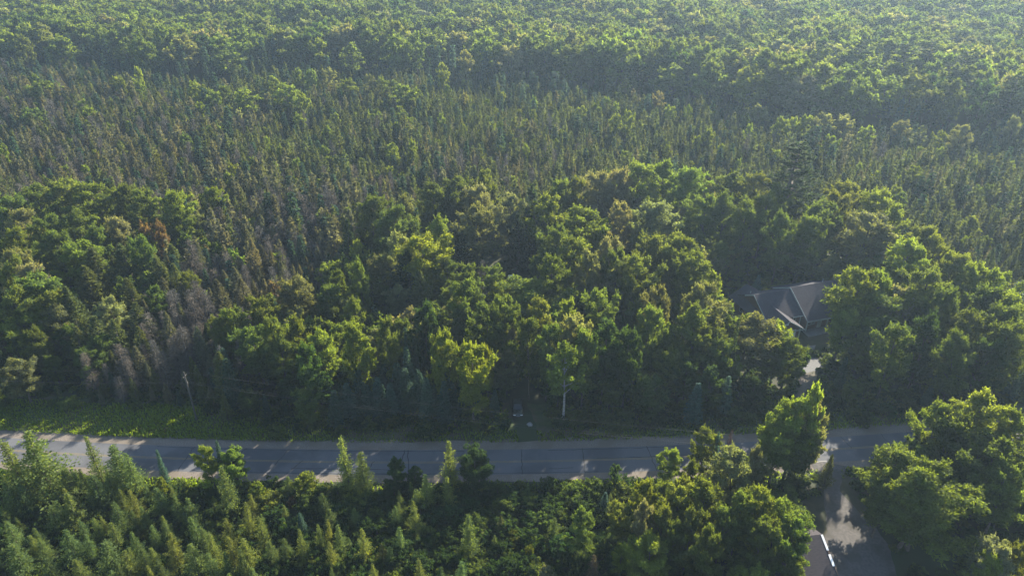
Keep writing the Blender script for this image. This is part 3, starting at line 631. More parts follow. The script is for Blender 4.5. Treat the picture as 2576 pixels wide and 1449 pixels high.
# ------------------------------------------------------------------ trees that stand out in the photograph: x y of the top, crown width (all in sixths of a big picture), kind + colour, height
CROPS = {'c1': (0, 0, 3.0), 'c2': (859, 0, 3.0), 'c3': (1717.4, 0, 3.0), 'c4': (0, 429.3, 3.0), 'c5': (858.7, 429.3, 3.0), 'c6': (1717.4, 429.3, 3.0),
         'z1': (0, 901.6, 2.65), 'z2': (601, 901.6, 2.65), 'z3': (1202.2, 901.6, 2.65), 'z4': (1889.1, 901.6, 2.65)}
HERO = {
'c5': """200 170 260 BG|500 190 230 BS|700 110 270 BO|870 60 230 BO|1010 110 250 BT|1060 -20 200 BR|1010 260 330 BS|1280 180 210 BT|1440 100 190 Cd 19|1560 170 300 BB|1640 60 210 BG|1780 60 190 BO
1950 0 240 BT|2090 -10 240 BT|2260 -60 300 BB|2460 -80 260 BB|2330 230 330 BS|2140 230 190 BT|1880 280 360 BY|1590 620 240 BB|1790 520 300 BB|2030 505 210 BT|1880 590 180 BS|1760 650 210 Cc 12|2370 480 300 BO|2540 490 260 BO
400 270 310 BG|750 345 230 BB|610 490 330 BY|440 470 220 BS|120 535 130 BB 12|270 645 190 BS 13|480 590 320 Cd 15|600 750 220 Cc 13|950 700 140 BO 12|1150 715 160 BG 12|1065 680 90 Xx 12|1440 840 400 BB 13|2100 755 190 BS 13
2080 885 160 Cc 12|2190 875 150 Cc 12|2420 855 200 BS|90 950 180 BB 13|100 1145 210 BB|340 1105 170 BO|500 1185 70 Sb 12|315 1310 60 Sb 9|560 1330 60 Sb 9|640 1105 210 BS 13|910 975 260 BS 13|1090 1000 280 BG|740 1225 210 BB|975 1285 220 BY|1100 1310 110 BY 13
1290 1155 140 BT 12|1480 1105 190 BY 13|1690 975 170 BB|1780 1090 270 BS|1850 1180 200 BG|1700 1290 290 IB 17|2430 1125 160 BB 13|2260 1290 70 Sb 10|2190 1370 50 Sb 8|40 375 190 Cd 15|130 640 150 BG|880 470 260 Cd 14|960 830 250 BG|800 650 200 BG 13|1250 950 260 BG|1540 960 200 BO|2240 640 260 BO|1330 330 200 Cd 15|1600 400 220 BG|2090 590 200 BO|1960 900 210 BG|620 1000 200 BD|1420 1120 200 BG|487 1340 110 Sb 12|256 1571 130 Sb 8|46 1595 120 Sb 8|355 1607 110 Sb 7|199 1619 120 Ss 7|697 1631 130 Ss 7|120 1500 120 Ss 9|420 1450 130 Ss 10|600 1500 130 Ss 9|820 1560 130 Ss 9|2320 1010 220 BG|2010 1150 240 BD|2180 1180 200 BD|1560 1130 200 BG""",
'c6': """40 -30 280 BB|230 110 100 BT 14|190 180 260 BG|400 10 310 BG|560 0 250 BO|870 -200 380 Pp 26|640 180 230 BG|950 330 220 BG|1310 80 250 BR|1180 160 260 BO|1490 150 260 BB|1620 240 220 BB|1440 320 380 BS|1130 220 260 BG|930 490 180 BS 12|1830 410 260 BO|1760 540 260 BB|1950 475 220 BB|2060 610 290 BO|2230 700 260 BB|2400 750 250 BB|1880 740 260 BG|2310 850 300 BG
1345 730 350 BB 19|1520 765 240 BB 18|1480 900 460 BB 15|1640 870 220 BT 15|1740 900 260 BB 15|2070 980 170 BB 13|2110 1110 160 BB 11|2410 990 360 BG|2240 1070 260 BG|580 1095 350 BS 13|840 1240 210 BB 12|250 1405 110 BB 9|95 640 310 BG|245 760 120 BB 13|170 850 310 BS|60 510 220 BO|425 1095 52 Sd 17|575 790 70 Sb 5|500 250 260 BG|760 120 240 BG|1030 260 220 BG|780 330 220 BG|350 160 240 BG|1980 880 260 BG|2530 900 260 BB|2500 1150 300 BG|1900 1080 260 BD|2150 1240 260 BG|1650 1130 280 BG|1250 1050 240 BB 12|100 1000 300 BG|320 1000 200 BG 12|2350 1250 260 BD|730 1290 170 BO 10""",
'c4': """260 110 270 BG|450 85 300 BR|700 80 330 BB|900 95 220 BO|1060 140 220 BO|1270 145 230 BB|1330 300 160 BB 12|1560 125 180 BY 13|1440 250 170 BS 11|60 190 220 BG|150 280 240 BS|350 330 260 BG|560 300 250 BO|870 340 190 BT|690 410 220 BG|1075 385 110 BK 13|1185 385 130 BK 13|400 440 260 BG|600 520 330 BB|680 590 340 Cc 16|920 550 250 Cc 14|1280 550 200 Cc 13|950 810 210 Cc 13|110 570 220 BS|190 690 250 BT|250 810 370 BG|500 880 230 Cc 15|220 1065 350 BB 16|400 1000 230 BS 15|1180 650 220 Cc 13|1120 560 170 Cc 12
1300 905 140 Xx 11|1540 895 130 Xx 12|1250 1055 160 Cg 12|1440 930 110 Xx 11|890 1310 130 Xx 10|620 1370 110 Xx 9|1010 1330 170 Cg 10|1810 810 200 Cg 11|2050 835 110 BK 9|2200 825 310 BS 14|1750 1035 240 BB 13|1970 950 210 BO 14|2450 865 230 BG 13|2520 755 160 BG 13|2240 1095 200 BY 14|2420 1215 230 BB 13|1900 1180 260 BG 13|2090 1250 220 BG 13|1640 1100 170 BO 12|450 600 230 Cc 14|800 470 230 Cc 13|1060 480 200 BG|1300 700 170 Cc 12|640 720 260 Cc 14|380 900 240 BO|60 430 200 BB|800 960 200 BS 12|700 1100 260 Cc 13|1000 1000 240 Cc 12|1150 870 170 BG 11|560 1180 220 Cc 12|850 1120 180 Cc 12|1350 1180 170 Xx 11|1480 1180 150 Cg 11|1030 1180 170 Cc 11|640 1320 220 BG 10|1640 820 180 Cg 11|1700 950 160 Cg 11|1420 760 170 BO 11|40 900 260 BO|40 660 200 BG|2030 1080 190 BG|2300 1300 200 BD""",
'c2': """1120 1255 60 Cc 9|750 850 60 BB 10|270 815 60 BB 9|195 830 60 BB 9|525 1060 70 BY 11|530 1120 90 BY 10|355 935 80 BB 8|930 935 50 BB 8|1140 930 75 BB 9|1300 885 45 BB 9|1360 945 80 BB 9|1450 720 50 BB 10|1450 820 50 BB 9|1920 770 80 BB 10|1800 800 90 BB 10|2070 860 90 BB 11|2070 770 60 BB 10|2170 830 100 BB 12|2490 800 90 BB 11|640 740 90 BB 10|480 640 190 BB 13|385 600 110 BG 12|565 680 80 BB 10|40 590 150 BB 13|300 575 90 BB 12|215 555 70 BS 13|2460 1090 60 BY 8|800 640 50 BB 10|410 920 50 BB 9|2395 690 90 BT 12|2150 600 100 Pp 13|770 470 90 BY 16|940 375 110 BS 18|1330 380 50 BS 15|1390 1080 60 BB 9|2180 1000 50 BB 8|930 690 60 BS 11|520 560 50 Sb 11|655 560 60 Sb 11|1085 380 80 Sb 16
120 200 160 BG|270 230 150 BS|300 90 130 BG|790 80 180 BB|640 130 160 BG|1090 85 120 BB|1230 70 110 BB|580 150 80 BB|160 160 90 BB|330 260 160 BB|500 300 80 BB|1530 140 160 BS|1680 200 80 BB|1820 230 140 BB|1990 160 210 BG|2260 210 170 BB|2010 380 110 BB|2110 80 150 BS|60 330 160 BG|900 40 110 BG|480 20 150 BG|1590 10 150 BG|1460 40 160 BG|2400 120 300 BG|1340 240 130 BG|100 40 130 BG|1370 640 60 Sb 11|1440 540 80 Sb 12|1610 540 110 Sb 13|1690 600 70 Sb 12|1220 560 50 Sb 11|1160 560 60 Sb 11""",
'c1': """1600 690 150 BB 11|1520 635 90 BB 12|1440 610 100 BB 13|1690 640 110 BG 12|1840 670 170 BB 13|2140 640 190 BB 14|2280 700 120 BB 13|2060 570 100 BB 13|2240 520 90 BG 14|2345 520 90 BG 14|2470 510 120 BS 14|1500 770 80 BB 10|890 575 110 BY 12|1045 605 80 BB 12|650 810 110 BY 10|220 820 160 BG 10|310 610 210 BB 12|2250 850 90 BB 9|960 910 50 BB 8|240 560 70 BB 12|2010 700 60 BT 9|1790 830 60 BT 8|1180 1160 80 PP 15|2110 1090 60 BY 9|1665 950 50 BB 8|460 1150 50 BB 8|1040 500 60 BB 15|1340 270 90 BB 16|1040 270 80 BB 17|920 290 130 BO 17|810 300 60 BB 15|440 260 130 BB 18|1190 250 150 BS 18|1370 320 50 BB 15|1490 220 140 BT|1620 210 150 BT|1810 210 190 BB|2090 220 150 BO|2390 290 130 BB|1940 250 100 BG|300 220 140 BO|160 260 120 BO|2410 30 200 BG""",
'c3': """510 930 70 BB 10|205 960 90 BB 11|120 1020 70 BB 9|760 890 130 BB 12|845 880 90 BB 12|940 870 110 BB 12|1130 1020 130 BB 11|1380 950 120 BB 11|580 790 130 BS 12|1090 850 130 BS 13|1230 865 160 BS 13|1700 1175 90 BB 8|2190 1170 70 BB 9|1480 1285 60 BB 8|2130 940 150 BS 13|1950 990 120 BB 11|2540 880 120 BS 14|1340 1220 50 BB 8|40 790 70 BB 11|425 1190 50 BB 8|1670 900 130 BS 11|1810 950 140 Cc 11|30 680 90 Cc 10|980 870 60 BB 10|700 1120 110 BB 8|2310 940 40 BB 9
1360 310 230 Pp 24|1700 340 210 Pp 24|1900 320 210 Pp 23|2140 390 250 Pp 24|2330 300 230 Pp 24|420 300 180 Pp 22|230 270 150 BS 18|1000 270 180 BB 18|1490 320 200 BB 18|1050 435 160 BB 16|830 360 100 BB 16|1150 500 160 BO 15|1950 270 220 BG 18|760 10 180 BS|480 10 160 BS|300 100 200 BG|650 90 160 BG|1000 40 180 BG|1180 190 100 BB|1560 200 200 BG|740 370 120 BB 16|2560 400 150 BO|1640 400 180 BB 18|930 460 130 BB 16|560 620 60 Sb 10|650 640 60 Sb 10|1180 440 90 BB 16|2480 380 160 BG|150 40 200 BG|880 290 120 BB|1800 180 180 BG|2150 200 200 BG|1300 150 180 BG""",
'z1': """170 478 300 Ly 13|30 540 200 Ly 12|570 515 120 Ll 10|740 585 200 Ll 9|840 640 130 Ll 8|1042 612 50 Sb 6|1350 555 140 BB 8|1437 548 60 Sb 8|1535 612 150 BB 7|1470 715 140 Ll 10|860 875 110 Ly 6|1150 905 90 Ll 6|1620 955 90 Ly 7|110 830 130 Ll 6|620 1060 80 Ly 5|740 1095 120 Ly 6|430 1145 170 Ll 7|190 1175 90 Ly 5|880 1155 100 Ll 6|1125 1170 130 Ly 7|1260 1230 170 Ll 7|1390 1160 110 Ly 7|1525 1185 110 Ly 7|1620 1200 140 Ly 7|1720 1060 100 Ly 7|1500 1070 100 Ly 6|70 1235 180 Ll 7|700 1225 190 Ll 7|820 1285 130 Ly 6|985 1375 80 Ly 5|1050 1340 120 Ll 6|40 1095 140 Ll 6|250 1200 110 Ll 5|560 1180 80 Ll 5|1280 1050 110 Ll 6|1090 1090 90 Ll 5|940 990 90 Ll 5|500 1340 130 Ly 5|300 1330 120 Ll 5|1680 1390 120 Ll 5|1380 1300 110 Ll 6|610 790 160 Ll 7|440 900 150 Ll 7|1240 930 120 Ll 6|1040 860 130 Ll 6|1700 830 90 BY 4|420 740 200 Ly 6|330 980 140 Ll 6|1060 800 60 BY 4|1590 1290 100 Ll 6|20 820 140 Ll 7|760 960 120 Ll 6|1340 1130 90 Ll 5|930 1250 100 Ll 5""",
'z2': """690 530 130 Ly 11|800 620 150 Ll 9|1400 555 140 Ly 10|1040 660 130 BD 6|1570 615 200 BD 8|1165 720 100 BD 5|1240 770 110 Ll 7|1390 790 110 Ll 7|1165 962 110 Ly 7|400 1135 90 Ly 7|520 1105 80 Ly 6|583 1065 60 Ly 6|650 1105 100 Ll 6|820 1130 100 Ly 7|600 1220 90 Ly 6|1065 1120 90 Ll 6|890 1360 70 Ly 5|1205 1330 90 Ly 6|1480 1350 100 Ll 5|1530 1045 130 Ll 8|430 770 140 BY 4|320 785 90 Ll 4|560 895 100 Ll 5|405 1030 60 Sb 5|615 1390 50 Ll 4|1000 1250 80 Ll 4|1040 980 80 Ll 5|1340 1390 90 Ll 4|770 1000 90 Ll 4|300 1200 90 Ll 5|345 925 60 UK 2|600 1000 120 Ll 5|200 1220 110 Ll 5""",
'z3': """690 1005 180 BG 9|950 970 150 BR 8|1100 808 140 BY 11|1245 838 150 BO 10|1370 860 210 BR 12|1560 835 290 BB 13|1530 490 190 BB 9|1622 488 46 Sb 10|1692 468 46 Xr 10|1300 600 150 BB 6|1450 675 150 BY 10|1750 590 300 BS 13|1110 960 170 BT 12|1170 1210 280 BB 10|965 1240 130 BY 7|780 1300 90 Lx 6|350 1248 60 BY 3|850 890 60 Sb 4|925 708 70 BD 5|1260 990 230 BR 12|1440 1010 260 BO 12|1660 1000 240 BG 12|1780 900 200 BG 13|450 1380 90 BT 4|1760 1380 140 BB 7|1400 780 140 BR 10|1330 1100 200 BO 11|1560 1130 220 BG 12""",
'z4': """350 270 300 BB 15|445 190 130 BB 16|470 330 200 BS 14|230 380 240 BB 14|350 420 320 BG 12|60 860 300 BB 13|240 930 260 BB 12|310 1085 230 BB 11|60 1380 160 BB 8|320 1345 160 BO 8|1000 600 330 BO 13|1230 750 520 BB 15|1150 830 420 BO 13|1600 260 440 BB 17|1290 300 240 BB 15|1400 400 330 BG 15|1790 380 260 BB 16|1690 560 360 BG 15|1700 1230 260 BT 11|1640 1310 180 BB 10|1790 1240 160 BO 11|545 635 80 Cc 7|60 590 130 BS 12|1540 520 300 BO 14|100 1060 260 BG 12|930 820 260 BG 11|1780 700 300 BG 14""",
}
KINDS = {'B': 'broadleaf', 'I': 'birch', 'C': 'cedar', 'S': 'spruce', 'L': 'larch', 'P': 'pine', 'X': 'dead', 'U': 'shrub'}
DEFH = {'c5': 17.5, 'c6': 17.5, 'c4': 16.0, 'c1': 18.0, 'c2': 18.0, 'c3': 18.0, 'z1': 6, 'z2': 6, 'z3': 10, 'z4': 13}
T = []                                    # every tree: dict(kind, tone, x, y, h, w, hero)
def far_min(X): return float(roadY(X, HALF + 5.5))
def near_max(X): return float(roadY(X, -HALF - 3.2))
for crop, txt in HERO.items():
    ox, oy, sc = CROPS[crop]
    for i, e in enumerate(txt.replace("\n", "|").split("|")):
        f = e.split(); x, y, wpx = float(f[0]), float(f[1]), float(f[2]); kt = f[3]; h = float(f[4]) if len(f) > 4 else DEFH[crop]
        px, py = ox + x / sc, oy + y / sc
        X, Y = at(px, py, h)
        dep = math.atan2(CAM_H - h, Y)
        south = crop[0] == 'z'
        if not south and Y < far_min(X):
            Y = far_min(X); 
            for _ in range(6): h = CAM_H - Y * (CAM_H - h) / at(px, py, h)[1]; X = at(px, py, h)[0]
        if south and Y > near_max(X):
            Y = near_max(X)
            for _ in range(6): h = CAM_H - Y * (CAM_H - h) / at(px, py, h)[1]; X = at(px, py, h)[0]
        if crop == 'c4' and kt[0] != 'X' and -90 < X < -53:                  # low growth where the sun gets through to the verge and road
            for _ in range(8):
                lim = max(2.0, (Y - float(np.polyval(cC, X)) - HALF - 2.0) / math.cos(SUN_AZ) * math.tan(SUN_EL))
                if h > lim: h = .5 * h + .5 * lim; X, Y = at(px, py, h)
        u, v = to_house(X, Y)
        if -5 < u < 18.5 and -1 < v < 17:                   # never inside the house
            if v < 8: X += .28 * (v + 2); Y -= .96 * (v + 2)
            else: X -= .28 * (18 - v); Y += .96 * (18 - v)
        d = Y * math.cos(PITCH) + (CAM_H - h) * math.sin(PITCH)
        if kt[0] == 'B' and crop in ('c5', 'c6', 'c4') and wpx >= 180: wpx *= 1.06
        T.append(dict(kind=KINDS[kt[0]], tone=kt[1], x=X, y=Y, h=max(h, 1.5), w=wpx / sc * d / FPX, hero=(crop, i), zone=crop))
HXY = np.array([(t['x'], t['y']) for t in T]); HW = np.array([t['w'] for t in T])

# ------------------------------------------------------------------ zones of wood to fill
def inpoly(P, x, y):
    P = np.asarray(P); x = np.asarray(x); y = np.asarray(y); r = np.zeros(x.shape, bool); n = len(P); j = n - 1
    for i in range(n):
        xi, yi = P[i]; xj, yj = P[j]
        c = ((yi > y) != (yj > y)) & (x < (xj - xi) * (y - yi) / (yj - yi + 1e-12) + xi); r ^= c; j = i
    return r
REAR_PX = [(-700,172),(-200,178),(0,182),(250,200),(480,228),(600,190),(760,180),(1150,210),(1430,215),(1750,255),(2000,285),(2300,318),(2576,318),(3200,325)]
REAR = [(at(x, y, 8)[0], at(x, y, 8)[1] + float(np.interp(x, [700, 1400, 2000, 2600], [26, 20, 10, 4]))) for x, y in REAR_PX]
def rearY(x): return np.interp(x, [p[0] for p in REAR], [p[1] for p in REAR])
ZD = [at(x, y, 15) for x, y in [(880,500),(1200,465),(1700,415),(1950,440),(2200,475),(2290,550),(2480,700),(2720,800)]] + \
     [at(x, y, 0) for x, y in [(3000,1000),(2576,1035),(2100,1055),(1750,1070),(1400,1072),(1100,1072),(800,1075),(600,1060)]] + [at(x, y, 12) for x, y in [(610,830),(690,745),(790,670)]]
ZC = [at(x, y, 13) for x, y in [(-900,470),(0,480),(540,492),(410,600),(330,700),(220,850)]] + [at(100,1015), at(-900,1000)]
def road_dist(x, y): return y - np.polyval(cC, x)
def seg_dist(P, x, y):
    best = np.full(np.shape(x), 1e9)
    for (ax, ay), (bx, by) in zip(P[:-1], P[1:]):
        dx, dy = bx-ax, by-ay; t = np.clip(((x-ax)*dx + (y-ay)*dy) / (dx*dx+dy*dy+1e-9), 0, 1)
        best = np.minimum(best, np.hypot(x-ax-t*dx, y-ay-t*dy))
    return best
CLEAR_A = [at(x, y, 0) for x, y in [(1120,790),(1110,690),(1150,640),(1320,640),(1350,720),(1340,790)]]
CLEAR_CAR = [at(x, y, 0) for x, y in [(1275,1085),(1280,1000),(1275,950),(1345,950),(1370,1000),(1395,1085)]]
def blocked(x, y, r=1.0):
    u = (x-GX)*math.cos(HROT) + (y-GY)*math.sin(HROT); v = -(x-GX)*math.sin(HROT) + (y-GY)*math.cos(HROT)
    b = (u > -6-r) & (u < 19+r) & (v > -5) & (v < 19+r)
    b |= seg_dist(DRIVE_N, x, y) < 2.2 + r
    b |= seg_dist(DRIVE_S[:3], x, y) < 2.5 + r; b |= seg_dist(DRIVE_S[2:], x, y) < 5.2 + r
    b |= inpoly(CLEAR_A, x, y) | inpoly(CLEAR_CAR, x, y)
    b |= (np.hypot(x - sx_, y - sy_ - 1.5) < 3.8 + r) | ((x > 32.5) & (x < 45.5) & (y > 57) & (y < 72.5)) 
    b |= np.hypot(x - wx, y - wy + 4) < 8
    return b
def grid(seed, x0, x1, y0, y1, s, jit=.38):
    gg = np.random.default_rng(seed)
    nx, ny = int((x1-x0)/s), int((y1-y0)/(s*.87))
    ii, jj = np.meshgrid(np.arange(nx), np.arange(ny)); x = x0 + (ii + .5 * (jj % 2)) * s; y = y0 + jj * s * .87
    x = (x + gg.uniform(-jit, jit, x.shape) * s).ravel(); y = (y + gg.uniform(-jit, jit, y.shape) * s).ravel()
    return x, y, gg
def inview(x, y, mx=45, left=20):
    hw = 0.70 * (y * math.cos(PITCH) + CAM_H * .5)
    return (x < hw + mx) & (x > -hw - left) & (y > 52)
def hero_dist(x, y, lim):
    ok = np.ones(len(x), bool)
    for k in range(0, len(x), 2000):
        sl = slice(k, k+2000); d = np.hypot(x[sl, None] - HXY[:, 0], y[sl, None] - HXY[:, 1])
        ok[sl] = (d > np.minimum(HW * .42, 3.2) * lim).all(1)
    return ok
def vnoise(x, y, s, seed):
    return (np.sin(x/s*1.3 + seed) * np.cos(y/s*1.1 - seed*2) + np.sin((x+y)/s*.7 + seed*3) * .6 + np.sin((x-y*1.4)/s*2.1 + seed) * .35) / 1.5
def pick(gg, table):
    ks = list(table); p = np.array([table[k] for k in ks], float); return ks[gg.choice(len(ks), p=p / p.sum())]
def addt(kt, x, y, h, w, zone): T.append(dict(kind=KINDS[kt[0]], tone=kt[1], x=float(x), y=float(y), h=float(h), w=float(w), hero=None, zone=zone))

# central and right wood
x, y, gg = grid(1, -60, 175, 95, 260, 5.2)
k = inpoly(ZD, x, y) & inview(x, y, 60) & ~blocked(x, y, 1.5) & (road_dist(x, y) > HALF + 5) & hero_dist(x, y, 1.0)
for X, Y in zip(x[k], y[k]):
    front = road_dist(X, Y) < HALF + 13
    kt = pick(gg, {'Sb': 3, 'Ss': 4, 'BD': 3, 'BG': 2, 'Cd': 1.2} if front else {'BG': 4, 'BO': 3, 'BB': 2, 'BS': 1.5, 'BT': .4, 'Cd': 1.5, 'Ss': .5})
    h = gg.uniform(5, 11) if front and kt[0] in 'SC' else gg.uniform(5, 9) if front else gg.uniform(6, 11)
    addt(kt, X, Y, h, h * (.27 if kt[0] in 'SC' else .5) * gg.uniform(.85, 1.2), 'wood')
for X, Y, h, kt in ((34.5, 103, 10, 'BD'), (38, 107.5, 12, 'BG'), (31, 104.5, 10, 'BD'), (28, 106, 11, 'BG'), (36, 112, 13, 'BO')): addt(kt, X, Y, h, h * .5, 'wood')  # extra trees added to block a sun patch from the road
# left wood
x, y, gg = grid(2, -190, -40, 98, 190, 4.9)
k = inpoly(ZC, x, y) & inview(x, y, 40, 35) & (road_dist(x, y) > HALF + 7) & hero_dist(x, y, 1.0)
for X, Y in zip(x[k], y[k]):
    kt = pick(gg, {'BG': 3, 'BO': 2, 'BB': 1.5, 'BS': 1, 'Cc': 5, 'Cd': 1.5, 'Cg': 1, 'Xx': .5})
    h = gg.uniform(6, 11); addt(kt, X, Y, h, h * (.3 if kt[0] in 'CX' else .5) * gg.uniform(.85, 1.2), 'left wood')
# bog: everything between the woods and the far forest
x, y, gg = grid(3, -360, 360, 100, 375, 2.95)
rd = road_dist(x, y)
k = (y < rearY(x) - 3) & ~inpoly(ZD, x, y) & ~inpoly(ZC, x, y) & inview(x, y, 25, 12) & ~blocked(x, y, .5) & (rd > HALF + np.where((x > -92) & (x < -52), 9.5, 6.5)) & hero_dist(x, y, .6) & (gg.random(x.shape) < .94)
tl = math.tan(SUN_EL)
for X, Y in zip(x[k], y[k]):
    n1 = vnoise(X, Y, 26, 1.7); n2 = vnoise(X, Y, 11, 4.2)
    grey = np.clip(.32 + .30 * n1 - (X + 20) / 420 - max(0, (Y - 220)) / 260, .04, .75)
    cor = Y < 185 and X < 5
    if cor: grey = min(.8, grey + .15)
    q = gg.random()
    rear = rearY(X) - Y
    if rear < 34 and gg.random() < .3 * (1 - rear / 60): kt = pick(gg, {'Ss': 3, 'Cd': 1, 'Sb': 1})
    elif q < grey * .20 * (2.0 if cor else 1): kt = 'Xx'
    elif q < grey: kt = 'Cg'
    elif q < grey + .10: kt = 'Ss'
    elif q < grey + .15 and n2 > .2: kt = 'BG'
    elif q < grey + .165: kt = 'BB'
    else: kt = 'Cc'
    h = np.clip(7.2 + 1.5 * n2 + gg.normal(0, 1.6), 3.2, 12.5)
    if cor: h *= 1.18
    if kt[0] == 'S': h *= 1.08
    if kt[0] == 'B': h *= .85
    if -90 < X < -53 and Y < 130 and gg.random() < .22: kt = 'Xx'
    if kt[0] != 'X' and -90 < X < -53 and Y < 150:                              # the gap through which the low sun reaches the road on the left
        lim = (road_dist(X, Y) - HALF - 3.5) / math.cos(SUN_AZ) * tl; h = min(h, max(lim * gg.uniform(.75, 1.1), 1.6))
    wd = h * {'C': .33, 'X': .32, 'S': .27, 'B': .42}[kt[0]] * gg.uniform(.8, 1.25)
    addt(kt, X, Y, h, wd, 'bog')
# far forest
x, y, gg = grid(4, -560, 600, 225, 640, 8.3)
dd = y - rearY(x)
k = (dd > 0) & inview(x, y, 40, 20) & hero_dist(x, y, .8)
for X, Y, D in zip(x[k], y[k], dd[k]):
    px, py, dpt = pix((X, Y, 14))
    mid = np.clip(1 - abs(px - 1080) / 430, 0, 1); left = px < 720
    n1 = vnoise(X, Y, 40, 2.2)
    ps = .06 + .50 * mid * (1 if D < 110 else .55) + (.75 if left and D < 24 else 0) + (.25 if px > 1500 and D < 14 else 0)
    if gg.random() < ps:
        kt = pick(gg, {'Ss': 4, 'Sb': 1.2, 'Cd': 1.5}); h = gg.uniform(11, 17) * (1.0 if D > 8 else .8); wd = h * .24
    else:
        kt = pick(gg, {'BG': 6, 'BD': 1.5, 'BB': max(.3, 1.4 + 2 * n1), 'BO': 1.6, 'BS': 1.2, 'BT': .25, 'Pp': .18 if px > 1500 else .02}); h = gg.uniform(14.5, 19.5) + (2 if D < 25 else 0) + (2.5 if px > 1500 and 4 < D < 60 else 0) + 2.8 * vnoise(X, Y, 22, 5.5); wd = gg.uniform(7.5, 14)
        if kt[0] == 'P': h, wd = h * 1.25, 7.5
    addt(kt, X, Y, h, wd, 'far forest')
# south of the road
x, y, gg = grid(5, -105, 130, 50, 94, 2.3)
k = inview(x, y, 30, 14) & (road_dist(x, y) < -HALF - 3.2) & ~blocked(x, y, .6) & hero_dist(x, y, .55)
lawn = [at(a, b, 0) for a, b in [(2095,1190),(2200,1185),(2260,1330),(2170,1330),(2120,1270)]]
for X, Y in zip(x[k], y[k]):
    px, py, dpt = pix((X, Y, 1)); 
    if inpoly(lawn, np.array([X]), np.array([Y]))[0]: continue
    if px < 640:
        if gg.random() < .30: kt = pick(gg, {'Ll': 4, 'Ly': 2, 'Cc': .5}); h = gg.uniform(2.6, 5.2); wd = h * .38
        else: kt = pick(gg, {'UG': 2, 'UD': 4, 'UO': .6}); h = gg.uniform(1.0, 2.3); wd = h * 1.2
    elif px < 1620:
        if gg.random() < .10: kt = pick(gg, {'Ll': 3, 'Cc': .6}); h = gg.uniform(2.5, 4.6); wd = h * .36
        else: kt = pick(gg, {'UD': 5, 'UG': 1.5, 'UO': .4}); h = gg.uniform(1.2, 3.0); wd = h * 1.2  # mostly the dark tint here, shade put into the leaf colour
    elif px < 2075:
        kt = pick(gg, {'BG': 2, 'UD': 2, 'UG': 2}); h = gg.uniform(3.5, 7) if kt[0] == 'B' else gg.uniform(1.2, 2.6); wd = h * (.6 if kt[0] == 'B' else 1.2)
    else:
        if py < 1330 and gg.random() < .5: kt = 'BG'; h = gg.uniform(5, 9); wd = h * .55
        elif gg.random() < .25: kt = 'UD'; h = gg.uniform(.8, 1.8); wd = h * 1.3
        else: continue
    addt(kt, X, Y, h, wd, 'south')
# bushes along the far verge
x, y, gg = grid(6, -110, 110, 96, 118, 2.1)
rd = road_dist(x, y)
k = (rd > HALF + 3.6 + .8 * np.sin(x * .5)) & (rd < HALF + 9.5) & ((x > -44) | (rd > HALF + 8.6) | (x < -92)) & inview(x, y, 30, 14) & ~blocked(x, y, .4)
for X, Y in zip(x[k], y[k]):
    if gg.random() < .72: h = gg.uniform(.9, 2.4); addt(pick(gg, {'UG': 3, 'UD': 3, 'UO': 1}), X, Y, h, h * 1.35, 'verge')

# ------------------------------------------------------------------ how large each tree shows: far to near painting of plain silhouettes
RW, RH = 644, 362; RS = RW / 2576.0
idb = np.full((RH, RW), -1, np.int32)
order = sorted(range(len(T)), key=lambda i: -T[i]['y'])
for i in order:
    t = T[i]; bx, by, bd = pix((t['x'], t['y'], 0)); tx, ty, td = pix((t['x'], t['y'], t['h']))
    wpx = t['w'] * FPX / td * RS / 2; bx, by, tx, ty = bx*RS, by*RS, tx*RS, ty*RS
    cone = t['kind'] in ('cedar', 'spruce', 'larch', 'dead')
    y0, y1 = int(math.floor(ty)), int(math.ceil(by))
    for yy in range(max(0, y0), min(RH, y1 + 1)):
        s = (yy - ty) / max(by - ty, 1e-3)
        if s < 0: s = 0
        hw = wpx * (min(1, s * 1.25 + .08) if cone else (math.sqrt(max(0, 1 - ((s - .4) / .42) ** 2)) if s < .82 else .12))
        xc = tx + (bx - tx) * s; a, b = int(round(xc - hw)), int(round(xc + hw)) + 1
        if b <= 0 or a >= RW or b <= a: continue
        idb[yy, max(a, 0):min(b, RW)] = i
vis = np.bincount(idb[idb >= 0].ravel(), minlength=len(T))

# ------------------------------------------------------------------ build: the largest in view as things, the rest as one mass per kind
LIMIT = {'broadleaf': 300, 'cedar': 300, 'spruce': 170, 'larch': 200, 'shrub': 200, 'dead': 120, 'pine': 60, 'birch': 10}
MINPX = {'broadleaf': 10, 'cedar': 4, 'spruce': 4, 'larch': 4, 'shrub': 4, 'dead': 3, 'pine': 3, 'birch': 1}
single = set()
for kd in LIMIT:
    idx = [i for i, t in enumerate(T) if t['kind'] == kd and vis[i] >= MINPX[kd]]
    idx.sort(key=lambda i: -vis[i]); single |= set(idx[:LIMIT[kd]])
rt = np.random.default_rng(77)
def tint_of(tone):
    c = np.array(TINT[tone]); v = rt.normal(1, .13); hgt = rt.normal(0, .05)
    return (float(np.clip(c[0] * v * (1 + hgt), .005, .5)), float(np.clip(c[1] * v, .005, .5)), float(np.clip(c[2] * v * (1 - hgt), .004, .5)))
def lean(t): return rt.normal(0, .02), rt.normal(0, .02)
NAME = {'broadleaf': 'broadleaf_tree', 'cedar': 'cedar_tree', 'spruce': 'spruce_tree', 'larch': 'larch_tree', 'shrub': 'shrub', 'dead': 'dead_tree', 'pine': 'pine_tree', 'birch': 'birch_tree'}
THINGS = []
MASS = {}
cnt = {}
